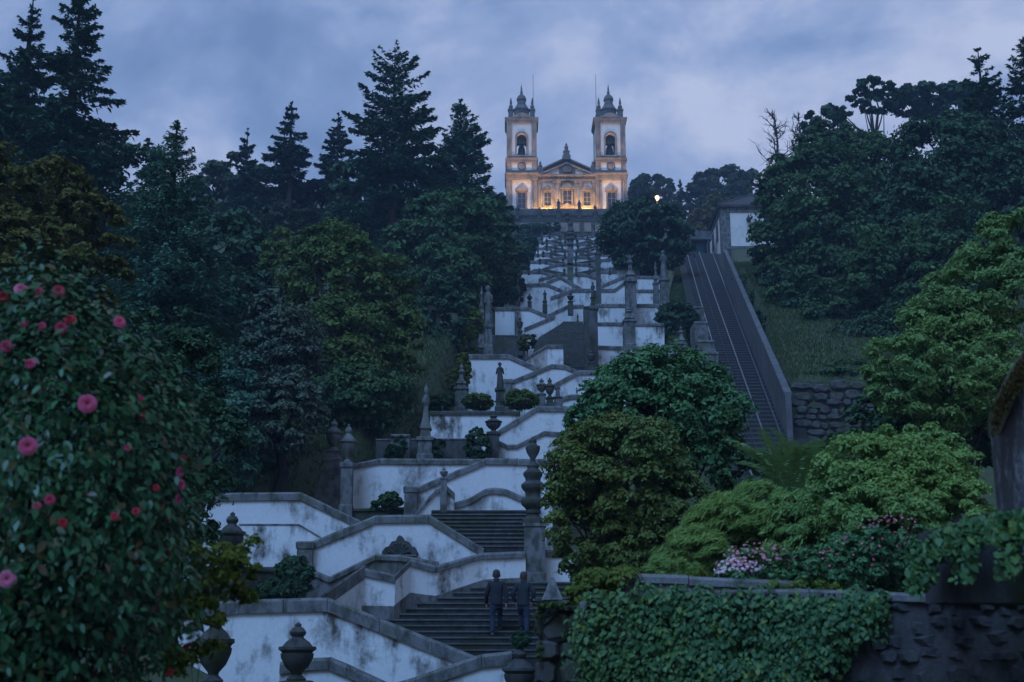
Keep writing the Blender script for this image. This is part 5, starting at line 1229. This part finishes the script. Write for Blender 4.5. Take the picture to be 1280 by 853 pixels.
# rough stone pier beside the steps
pr_ = thing('stone_pier', 'rough stone pier at the left end of the ivy wall', 'pier', P(700, 900, 13))
def rough_box(x0, x1, y0, y1, z0, z1, seed, n=7, amp=.03):
    r_ = np.random.default_rng(seed); mb = MB()
    xs = np.linspace(x0, x1, n); zs = np.linspace(z0, z1, n + 3); ysd = np.linspace(y0, y1, 4)
    def grid(f, a, b_):
        V = [[f(u, w) for u in a] for w in b_]
        vs = [tuple(np.array(p) + r_.normal(size=3) * amp) for row in V for p in row]
        na = len(a); mb.add(vs, [(i*na+j, i*na+j+1, (i+1)*na+j+1, (i+1)*na+j) for i in range(len(b_)-1) for j in range(na-1)])
    grid(lambda u, w: (u, y0, w), xs, zs); grid(lambda u, w: (x0, u, w), ysd[::-1], zs); grid(lambda u, w: (x1, u, w), ysd, zs); grid(lambda u, w: (u, w, z1), xs, ysd)
    return mb
a0, a1 = P(671, 760, 13), P(731, 757, 13)
MB().box(a0.x + .02, a1.x - .02, 13.04, 13.7, -1.8, a0.z).build('pier_core', M['rubble_shaded'], pr_)
zc = a0.z - .01
while zc > -.6:
    h = rr_.uniform(.2, .36); x = a0.x - .01
    while x < a1.x - .06:
        w = min(rr_.uniform(.2, .45), a1.x + .01 - x)
        rubble_stone(x + w/2, zc - h/2, w * 1.08, h * 1.1, 13.0, rr_, .45).build('stone', M['rubble'], pr_); x += w
    zc -= h * .97
rough_box(a0.x - .03, a1.x + .03, 12.96, 13.74, a0.z - .01, a0.z + .07, 4, 6, .012).build('pier_cap', M['granite'], pr_)
shrub('moss and small creepers on the rough stone pier', [B(700, 757, 13, 30, 3), B(673, 800, 12.95, 4, 40)], 60, 40, .03, LM['yellowgreen'], 111, base=tuple(P(700, 760, 13)))
# mossy wall end at the right edge
m, nt_, b_ = new_mat('streaked_wall'); v = wpos(nt_)
s1 = noise(nt_, v, 13.0, 6, .75, (1, 1, .28)); s2 = noise(nt_, v, 3, 4, .6)
c_ = mixc(nt_, ramp2(nt_, s1, [(.50, 0.0), (.64, 1.0)]), (.030, .025, .023), (.15, .15, .16))
c_ = mixc(nt_, ramp2(nt_, s2, [(.5, 0.0), (.75, .8)]), c_, (.05, .045, .04))
nt_.links.new(c_, b_.inputs['Base Color']); b_.inputs['Roughness'].default_value = .9; bump(nt_, b_, s1, .5, .03)
M['streaked'] = m
ew = wall('tall wall end with white streaks and brown mossy top at the right edge', [(1246, 512, 645, 8.2), (1264, 470, 645, 8.1), (1320, 385, 645, 7.9), (1560, 350, 645, 7.6)], thick=.15, cop=.16, over=.03, face='streaked', copm='moss', name='garden_wall', group=None, extra=.3)
wall('dark stone base under the streaked wall end at the right edge', [(1172, 660, 735, 9.4), (1236, 641, 735, 9.0), (1340, 640, 735, 8.6)], thick=.4, cop=.05, face='rubble_shaded', copm='granite_dark', name='garden_wall', group=None, extra=.1)
rng = np.random.default_rng(77)
n = 1500; pxs = rng.uniform(1238, 1320, n); f = rng.random(n)
yt = np.interp(pxs, [1240, 1262, 1320], [512, 470, 385])
C = np.array([P(a, t + u * 38 - 3, 8.05) for a, t, u in zip(pxs, yt, f)]); C[:, 1] += rng.uniform(-.06, .0, n)
V = leaf_verts(C, np.tile([0, -1, .3], (n, 1)) + .5 * rng.normal(size=(n, 3)), .035 * rng.uniform(.6, 1.4, n), .35, rng, np.tile([0, -.2, -1.0], (n, 1)))
LM['moss'] = leaf_mat('moss_tufts', (.025, .022, .008), (.060, .044, .016), (.08, .07, .02), .9, .1, .1)
o = link('moss_fringe', arr_mesh('moss_fringe', V, 4, LM['moss'], rng.random(n)), ew); o['kind'] = 'stuff'

# ------------------------------------------------------------------ single leaves as objects
def leaf_variants(name, mat, kind):
    out_ = []
    for j in range(6):
        if kind == 'camellia':
            o_ = [(-.5, 0), (-.32, .17), (-.05, .27), (.22, .22), (.42, .09), (.56, 0)]
        else:
            o_ = [(-.42, 0), (-.52, .22), (-.25, .44), (-.05, .30), (.18, .36), (.28, .16), (.55, 0)]
        vs = []; fs = []
        for (t, w) in o_: vs.append((t, 0, -.10 * t * t))
        nn = len(o_)
        for sg in (1, -1):
            for (t, w) in o_: vs.append((t, sg * w, .16 * w - .10 * t * t + .02 * math.sin(9 * t + j)))
        for sgi in (1, 2):
            for i in range(nn - 1):
                a, b_, c_, d_ = i, i + 1, sgi * nn + i + 1, sgi * nn + i
                fs.append((a, b_, c_, d_) if sgi == 1 else (d_, c_, b_, a))
        me = bpy.data.meshes.new(name); me.from_pydata(vs, [], fs); me.materials.append(mat)
        at = me.attributes.new('var', 'FLOAT', 'FACE'); at.data.foreach_set('value', [min(1, .1 + .17 * j)] * len(me.polygons))
        me.polygons.foreach_set('use_smooth', [True] * len(me.polygons)); me.update()
        out_.append(me)
    return out_
def place_leaf(me, name, parent, c, nrm_, tan, size):
    nv = Vector(nrm_).normalized(); tv = Vector(tan); tv = (tv - nv * tv.dot(nv)).normalized(); bv = nv.cross(tv)
    o = bpy.data.objects.new(name, me); COL.objects.link(o); o.parent = parent
    o.matrix_parent_inverse = Matrix.Translation(-Vector(parent.location))
    mw = Matrix((tv * size, bv * size, nv * size)).transposed().to_4x4(); mw.translation = Vector(c)
    o.matrix_basis = mw
    return o
def leafy(root, C, Nn, Ta, size, mat, kind, seed, name_mass, front=300):
    """the `front` leaves that show largest are objects, the others one part"""
    rng = np.random.default_rng(seed); n = len(C)
    vd = nrm(-C); facing = np.abs((nrm(Nn) * vd).sum(1)); score = facing * size / np.linalg.norm(C, axis=1)
    u = C[:, 0] / C[:, 1] * F + 640
    vis = (u > -5) & (u < 1285)
    score = np.where(vis, score, 0) + 1.0 * (np.linalg.norm(C, axis=1) < np.quantile(np.linalg.norm(C, axis=1), .35)) * score
    idx = np.argsort(-score); pick = idx[:front]; rest = idx[front:]
    var = leaf_variants('leaf', mat, kind)
    for i in pick: place_leaf(var[int(rng.integers(0, 6))], 'leaf', root, C[i], Nn[i], Ta[i], float(size[i]))
    V = leaf_verts(C[rest], Nn[rest], size[rest], .5 if kind == 'camellia' else .75, rng, Ta[rest] * 3, k=6)
    o = link(name_mass, arr_mesh(name_mass, V, 6, mat, rng.random(len(rest))), root); o['kind'] = 'stuff'

# ------------------------------------------------------------------ camellia
cam_c = np.array(P(35, 650, 7.9)); rad = np.array([205, 205, 318]) / ppm(650, 7.9); rad[1] *= .85
cb = thing('camellia_bush', 'big camellia bush with pink flowers at the left edge', 'bush', (cam_c[0], cam_c[1], -1.72))
rng = np.random.default_rng(42)
def cam_surface(d, rr):
    lum = 1 + .05 * np.sin(d[:, 0] * 7 + 1) + .05 * np.sin(d[:, 2] * 9 + d[:, 0] * 5)
    p = d * (rr * lum)[:, None] * rad; 
    return p + cam_c
n = 34000
d = nrm(rng.normal(size=(n, 3))); d = d[(d[:, 1] < .55)]; n = len(d)
rr = 1 - .42 * rng.random(n) ** 1.4 + .05 * rng.normal(size=n)
C = cam_surface(d, rr)
keep = C[:, 2] > -1.6; C, d = C[keep], d[keep]; n = len(C)
Nn = d * .75 + np.array([0, -.15, .55]) + .42 * rng.normal(size=(n, 3))
Ta = np.stack([d[:, 0] * .6, d[:, 1] * .6, -np.ones(n) * .8], 1) + .5 * rng.normal(size=(n, 3))
leafy(cb, C, Nn, Ta, .058 * rng.uniform(.55, 1.45, n), LM['camellia'], 'camellia', 1, 'leaf_mass')
mb = MB()
for j in range(46):
    dd = nrm(rng.normal(size=3)); dd[1] = -abs(dd[1]) * .7; dd[2] = dd[2] * .9 + .1
    e_ = Vector(cam_surface(dd[None], np.array([.86]))[0]); s_ = Vector((cam_c[0] + rng.normal() * .15, cam_c[1] + rng.normal() * .15, -1.0 + .8 * rng.random()))
    mb.tube([s_, s_.lerp(e_, .5) + Vector((0, 0, -.1)), e_], [.022, .014, .005], 5)
for j in range(4): mb.tube([(cam_c[0] + .12 * math.cos(j * 1.7), cam_c[1] + .12 * math.sin(j * 1.7), -1.8), (cam_c[0] + .1 * math.cos(j), cam_c[1] + .1 * math.sin(j), -.4), (cam_c[0] + .3 * math.cos(j * 2.1), cam_c[1] + .3 * math.sin(j * 2.1), .8)], [.05, .04, .015], 7)
mb.build('stems', M['bark'], cb)['kind'] = 'stuff'
# shade inside the bush comes from inner leaves
pm = []
for j, (c0_, c1_) in enumerate((((.50, .055, .16), (.62, .16, .30)), ((.42, .03, .10), (.55, .10, .20)), ((.55, .11, .24), (.66, .24, .38)), ((.36, .02, .035), (.45, .06, .07)))):
    pm.append(leaf_mat('camellia_petal', c0_, c1_, None, .5, .3, .25))
def flower_mesh(mat, seed, rings=4):
    r_ = np.random.default_rng(seed); vs = []; fs = []; va = []
    for k in range(rings):
        npet = 10 - 2 * k; R = 1.0 - .24 * k; tilt = .15 + .30 * k
        for j in range(npet):
            a = 2 * math.pi * (j + .5 * (k % 2)) / npet + r_.normal() * .08; w = 2.0 * math.pi / npet * R
            ca, sa = math.cos(a), math.sin(a); rot = lambda x, y, z: (x * ca - y * sa, x * sa + y * ca, z)
            z0 = .05 * k; b = len(vs)
            for (x, y, z) in ((.08, -.03, z0), (.08, .03, z0), (R * .6, w * .62, z0 + R * .6 * tilt), (R * .92, w * .42, z0 + R * .8 * tilt), (R * .98, 0, z0 + R * .72 * tilt), (R * .92, -w * .42, z0 + R * .8 * tilt), (R * .6, -w * .62, z0 + R * .6 * tilt)):
                vs.append(rot(x, y, z))
            fs += [(b, b+1, b+2, b+6), (b+6, b+2, b+3, b+5), (b+5, b+3, b+4)]; va += [float(np.clip(1 - .28 * k + r_.normal() * .12, 0, 1))] * 3
    me = bpy.data.meshes.new('flower'); me.from_pydata(vs, [], fs); me.materials.append(mat)
    at = me.attributes.new('var', 'FLOAT', 'FACE'); at.data.foreach_set('value', va); me.update()
    return me
fl_me = [flower_mesh(pm[j % 4], j) for j in range(8)]
def cam_hit(px, py, big=True):
    o = P(px, py, 1.0); dv = np.array(o) / rad; c = cam_c / rad
    a = dv @ dv; b = -2 * dv @ c; cc = c @ c - (1.07 if big else .98)
    disc = b * b - 4 * a * cc
    t = (-b - math.sqrt(disc)) / (2 * a) if disc > 0 else (c @ dv) / a
    p = np.array(o) * t; nn = nrm(((p - cam_c) / rad ** 2)[None])[0]
    return p, nn
FLW = [(109, 505, 12.5, 0), (35, 558, 12, 0), (9, 724, 11.5, 2), (26, 362, 9, 2), (48, 364, 6, 1), (73, 364, 8, 1), (88, 400, 8, 3), (76, 410, 8, 1), (149, 403, 9, 0), (225, 590, 7, 0), (226, 606, 8, 0), (222, 624, 7, 0), (229, 573, 5, 3),
       (8, 433, 8, 1), (38, 455, 7, 1), (52, 408, 6, 1), (3, 372, 8, 3), (234, 806, 8, 3), (212, 840, 6, 3), (78, 654, 7, 3), (62, 625, 7, 1), (46, 633, 6, 1), (143, 646, 6, 3), (30, 405, 6, 1), (180, 520, 6, 3), (205, 555, 6, 1), (176, 498, 5, 1), (195, 610, 5, 3), (160, 560, 5, 1), (170, 640, 6, 3), (210, 690, 5, 3), (200, 760, 5, 3)]
for i, (px, py, r_, ty) in enumerate(FLW):
    p, nn = cam_hit(px, py, r_ > 6.5)
    fc = nrm((nn * .5 + nrm((-p)[None])[0] * (1.0 if r_ > 10 else .55) + rng.normal(size=3) * (.05 if r_ > 10 else .3))[None])[0]
    place_leaf(fl_me[ty if ty < 4 else 0] if r_ > 10 else fl_me[(ty % 4) + 4], 'flower', cb, p, fc, (1, .1, .2), r_ / ppm(py, 7.2))

# ------------------------------------------------------------------ ivy on the bottom right wall
iv = thing('ivy', 'thick ivy hanging over the bottom right wall', 'ivy', P(900, 900, 11))
rng = np.random.default_rng(8); n = 11500
nc = 380; per = 50; n = nc * per
cpx = rng.uniform(722, 1098, nc); top = np.interp(cpx, [718, 760, 900, 1000, 1098], [752, 738, 741, 744, 750]); bot = np.interp(cpx, [718, 735, 960, 1015, 1098], [800, 900, 900, 845, 768]) - 24 * (np.sin(cpx * .09) + np.sin(cpx * .23 + 1)) * (cpx > 930) * .6
cpy = top + (bot - top) * rng.random(nc) ** .85
cY = np.interp(cpx, [724, 800, 900, 1010, 1180], [11.9, 11.6, 11.2, 10.8, 10.3]) - .03 - .10 * rng.random(nc)
cc_ = np.array([P(a, b, y) for a, b, y in zip(cpx, cpy, cY)]); cr = rng.uniform(.07, .19, nc)
ld = nrm(rng.normal(size=(nc, per, 3))); ld[..., 1] = -np.abs(ld[..., 1]); ld[..., 2] = np.where(rng.random((nc, per)) < .7, np.abs(ld[..., 2]), ld[..., 2])
off = ld * (cr[:, None] * (.4 + .6 * rng.random((nc, per)) ** .6))[..., None] * np.array([1.1, .75, .9]); off[..., 2] -= .35 * cr[:, None] * rng.random((nc, per)) ** 2 * 2
C = (cc_[:, None] + off).reshape(-1, 3); ld = ld.reshape(-1, 3)
Nn = ld * .8 + np.array([0, -.45, .45]) + .4 * rng.normal(size=(n, 3)); Ta = np.tile([0, -.25, -1.0], (n, 1)) + ld * .4 + .5 * rng.normal(size=(n, 3))
leafy(iv, C, Nn, Ta, .043 * rng.uniform(.5, 1.6, n), LM['ivy'], 'ivy', 2, 'leaf_mass')
mb = MB()
for j in range(26):
    a = rng.uniform(730, 1060); y = float(np.interp(a, [724, 800, 900, 1010, 1180], [11.9, 11.6, 11.2, 10.8, 10.3])) - .04
    mb.tube([P(a + rng.normal() * 8, 742 + k * 22, y - .03) for k in range(6)], [.012] * 6, 5)
mb.build('vine_stems', M['bark'], iv)['kind'] = 'stuff'
iv2 = thing('ivy', 'ivy tumbling over the dark stone base at the right edge', 'ivy', P(1230, 740, 9))
n = 2200; px = rng.uniform(1140, 1310, n); strand = np.round(px / 13) * 13
ln = 30 + 55 * (0.5 + 0.5 * np.sin(strand * .37)) * (0.6 + 0.4 * np.sin(strand * 1.7))
px = strand + rng.normal(size=n) * 7; py = np.interp(px, [1140, 1180, 1240, 1310], [690, 662, 646, 640]) + ln * rng.random(n) ** .8 - 5 * rng.random(n); Yw = np.interp(px, [1140, 1230, 1250, 1320], [9.5, 8.9, 8.1, 7.8])
C = np.array([P(a, b, y - w) for a, b, y, w in zip(px, py, Yw, .08 + .15 * rng.random(n))])
Nn = np.tile([0, -1.0, .6], (n, 1)) + .45 * rng.normal(size=(n, 3)); Ta = np.tile([0, -.25, -1.0], (n, 1)) + .5 * rng.normal(size=(n, 3))
leafy(iv2, C, Nn, Ta, .05 * rng.uniform(.5, 1.5, n), LM['ivy'], 'ivy', 3, 'leaf_mass', 120)

# ------------------------------------------------------------------ pink flowering mounds
def flower_bush(label, blobs, n, nf, fs, seed, cols):
    b = broad('flowering_shrub', label, 'shrub', blobs, n, 45, .05, LM['gloss'], seed, 'flowering shrubs in the right garden', trunk=.02, asp=.5, crown='foliage', stem='stem', k=6)
    rng = np.random.default_rng(seed)
    pmm = [leaf_mat('pink_floret', c, tuple(min(1, x * 1.3) for x in c), None, .5, .3, .3) for c in cols]
    mm = [flower_mesh(p_, 20 + j, 2) for j, p_ in enumerate(pmm)]
    for j in range(nf):
        bl = blobs[j % len(blobs)]; d = nrm(rng.normal(size=3)); d[1] = -abs(d[1]); d[2] = abs(d[2]) * .9 + .05 ; d = nrm(d)
        p = np.array(bl[:3]) + d * np.array(bl[3:6]) * rng.uniform(.97, 1.1)
        fc = d + np.array([0, -.5, .3]) + .3 * rng.normal(size=3)
        place_leaf(mm[j % len(mm)], 'flower', b, p, fc, (1, .1, .1), fs * rng.uniform(.7, 1.25))
flower_bush('low mound of pale pink flowers behind the granite ledge', [B(945, 712, 12.9, 48, 32), B(925, 718, 12.8, 30, 20)], 110, 170, .016, 120, [(.50, .24, .34), (.58, .42, .52), (.45, .20, .22), (.62, .52, .58)])
flower_bush('dark shrub dotted with small pink flowers right of the pale mound', [B(1060, 715, 12.2, 55, 28), B(1090, 690, 12.1, 45, 36), B(1120, 665, 12.0, 35, 20)], 110, 80, .012, 121, [(.45, .10, .16), (.50, .20, .24)])

# ------------------------------------------------------------------ the two walkers
def skin(name, nodes, edges, mat, parent, sub=2, root=0):
    me = bpy.data.meshes.new(name); me.from_pydata([n_[0] for n_ in nodes], edges, [])
    o = bpy.data.objects.new(name, me); COL.objects.link(o)
    o.modifiers.new('skin', 'SKIN'); o.modifiers['skin'].use_smooth_shade = True
    sv = me.skin_vertices[0].data
    for i, n_ in enumerate(nodes):
        r_ = n_[1]; sv[i].radius = (r_, r_) if isinstance(r_, (int, float)) else r_
        sv[i].use_root = (i == root)
    o.modifiers.new('sub', 'SUBSURF').levels = sub; o.modifiers['sub'].render_levels = sub
    dg = bpy.context.evaluated_depsgraph_get()
    me2 = bpy.data.meshes.new_from_object(o.evaluated_get(dg)); me2.name = name
    bpy.data.objects.remove(o); me2.materials.clear(); me2.materials.append(mat)
    me2.polygons.foreach_set('use_smooth', [True] * len(me2.polygons))
    return me2
def person(label, X, Y, z, H, jacket, trousers, hair, seed, lead, yaw=0.0, pockets=False):
    """walking up the steps, seen from behind (faces +Y); lead = -1/1 which leg is on the next step"""
    s = H / 1.75; root = thing('person', label, 'person', (X, Y, z)); root.rotation_euler[2] = 0
    def V(x, y, h): return (X + (x * math.cos(yaw) - y * math.sin(yaw)) * s, Y + (x * math.sin(yaw) + y * math.cos(yaw)) * s, z + h * s)
    up = 0.16
    Lk, Lf = (.10 * lead, .26, .56 + .05), (.10 * lead, .32, .10 + up)
    Tk, Tf = (-.10 * lead, .06, .49), (-.10 * lead, -.03, .10)
    pel = (0, .03, .93); ch = (0, .09, 1.22); sh = (0, .10, 1.40); nk = (0, .105, 1.48); hd = (0, .125, 1.60)
    arms = {}
    for sg in (-1, 1):
        sw = -.10 if sg == lead else .12
        arms[sg] = [(.19 * sg, .10, 1.39), (.255 * sg, .07 + sw * .3, 1.13), (.265 * sg, .12 + sw, .90), (.262 * sg, .135 + sw * 1.1, .82)]
        if pockets: arms[sg] = [(.185 * sg, .09, 1.38), (.30 * sg, .02, 1.14), (.245 * sg, .13, .96), (.215 * sg, .16, .90)]
    skinm = plain('skin', (.30, .17, .12), .6)
    # body: one continuous figure
    nodes = [(V(*pel), .12*s), (V(0, .06, 1.06), .115*s), (V(*ch), .13*s), (V(*sh), .10*s), (V(*nk), .052*s), (V(0, .115, 1.545), .07*s), (V(*hd), .092*s), (V(0, .12, 1.68), .075*s), (V(0, .115, 1.725), .035*s)]
    edges = [(i, i + 1) for i in range(8)]
    def chain(start, pts, rads):
        pidx = start
        for p, r_ in zip(pts, rads):
            nodes.append((V(*p), r_ * s)); edges.append((pidx, len(nodes) - 1)); pidx = len(nodes) - 1
        return pidx
    for k_, f_ in ((Lk, Lf), (Tk, Tf)):
        a = chain(0, [(k_[0], .04, .86), k_, f_, (f_[0], f_[1] + .02, f_[2] - .05), (f_[0], f_[1] + .17, f_[2] - .065)], [.085, .058, .042, .045, .032])
    for sg in (-1, 1):
        A = arms[sg]; w = chain(3, A[:3] + [A[3]], [.055, .045, .032, .036])
        hx, hy, hz = A[3]
        for j in range(4):
            oy = .030 - .020 * j; ln = (.075, .085, .080, .060)[j]
            chain(w, [(hx - .004*sg, hy + oy, hz - .045), (hx - .012*sg, hy + oy + .004, hz - .045 - ln * .5), (hx - .030*sg, hy + oy + .006, hz - .045 - ln)], [.012, .009, .007])
        chain(w, [(hx - .015*sg, hy + .040, hz - .015), (hx - .026*sg, hy + .055, hz - .045), (hx - .032*sg, hy + .058, hz - .070)], [.012, .010, .008])
    body = link('body', skin('body', nodes, edges, skinm, root), root)
    # ears and nose joined into the body outline as one more piece of head
    q = MB()
    for sg in (-1, 1):
        c = V(.094 * sg, .12, 1.59); q.lathe(c[0], c[1], [(.012*s, c[2]-.03*s), (.020*s, c[2]-.01*s), (.022*s, c[2]+.015*s), (.010*s, c[2]+.032*s)], 8, 0, 1.4)
    c = V(0, .225, 1.59); q.lathe(c[0], c[1], [(.018*s, c[2]-.02*s), (.014*s, c[2]), (.008*s, c[2]+.04*s)], 8)
    q.build('ears_and_nose', skinm, root, True)
    # hair cap
    q = MB(); c = V(0, .112, 1.62); n_ = 14
    prof = [(.101, -.075), (.108, -.03), (.110, .02), (.102, .07), (.078, .108), (.040, .128), (.005, .134)]
    q.lathe(c[0], c[1] - .008 * s, [(r_ * s * .92, c[2] + zz_ * s) for r_, zz_ in prof], n_, 0, 1.08); q.build('hair', hair, root, True)
    # jacket over torso and arms
    nodes = [(V(0, .02, .77), (.165*s, .125*s)), (V(0, .03, .86), (.182*s, .135*s)), (V(0, .05, 1.02), (.185*s, .135*s)), (V(0, .08, 1.20), (.195*s, .145*s)), (V(0, .095, 1.36), (.165*s, .115*s)), (V(0, .10, 1.455), (.075*s, .075*s))]
    edges = [(0, 1), (1, 2), (2, 3), (3, 4), (4, 5)]
    for sg in (-1, 1):
        A = arms[sg]; chain(4, [(.17 * sg, .10, 1.375), A[1], A[2], (A[3][0], A[3][1] - .005, A[3][2] + .035)], [.082, .070, .058, .052])
    link('jacket', skin('jacket', nodes, edges, jacket, root, root=2), root)
    q = MB(); c = V(0, .10, 1.455); q.lathe(c[0], c[1], [(.095*s, c[2] - .02*s), (.088*s, c[2] + .03*s), (.080*s, c[2] + .055*s), (.074*s, c[2] + .05*s)], 14); q.build('collar', jacket, root, True)
    nodes = [(V(0, .03, .93), (.155*s, .125*s)), (V(0, .03, .86), (.13*s, .12*s))]; edges = [(0, 1)]
    for k_, f_ in ((Lk, Lf), (Tk, Tf)):
        chain(1, [(k_[0] * .95, .03 + .35 * (k_[1] - .03), .74 if k_ is Tk else .77), k_, ((k_[0] + f_[0]) / 2, (k_[1] + f_[1]) / 2 - .01, (k_[2] + f_[2]) / 2), (f_[0], f_[1] - .005, f_[2] - .02)], [.098, .078, .072, .066])
    link('trousers', skin('trousers', nodes, edges, trousers, root), root)
    shoe = plain('shoe_leather', (.015, .014, .014), .5)
    for f_ in (Lf, Tf):
        nodes = [(V(f_[0], f_[1] - .04, f_[2] - .05), .052*s), (V(f_[0], f_[1] + .06, f_[2] - .055), .048*s), (V(f_[0], f_[1] + .17, f_[2] - .066), .036*s)]
        link('shoe', skin('shoe', nodes, [(0, 1), (1, 2)], shoe, root), root)
    return root
def step_z(Y): return -0.25 + .16 * (math.floor((Y - 33.6) / .34) + 1)
jk1 = plain('navy_jacket', (.006, .008, .014), .85, 0, .3, 30); jk2 = plain('dark_teal_jacket', (.006, .012, .016), .85, 0, .3, 30)
jn1 = plain('blue_jeans', (.009, .018, .040), .85, 0, .3, 40); jn2 = plain('faded_jeans', (.011, .021, .042), .85, 0, .3, 40)
hr = plain('dark_hair', (.02, .015, .012), .7, 0, .3, 60); hr2 = plain('brown_hair', (.035, .022, .016), .7, 0, .3, 60)
px_ = P(620.5, 800, 34.8).x
person('person in navy jacket and blue jeans climbing the steps, left of the pair', px_, 34.72, step_z(34.72), 1.76, jk1, jn1, hr, 1, 1, .04)
px_ = P(654, 800, 34.8).x
person('person in dark teal jacket and jeans climbing the steps, right of the pair', px_, 34.74, step_z(34.74), 1.71, jk2, jn2, hr2, 2, -1, -.14, True)

# ------------------------------------------------------------------ haze
hz = MB().box(-412, 412, -72, 532, -6, 125).build('haze', new_mat('haze_air')[0]); tag(hz, 'thin blue evening haze over the hillside', 'haze', kind='stuff')
m = hz.data.materials[0]; nt_ = m.node_tree; nt_.nodes.remove(nt_.nodes['Principled BSDF'])
pv = N(nt_, 'ShaderNodeVolumePrincipled'); pv.inputs['Color'].default_value = (.55, .75, 1, 1); pv.inputs['Density'].default_value = 0.0005; pv.inputs['Anisotropy'].default_value = 0.1
nt_.links.new(pv.outputs[0], nt_.nodes['Material Output'].inputs['Volume'])
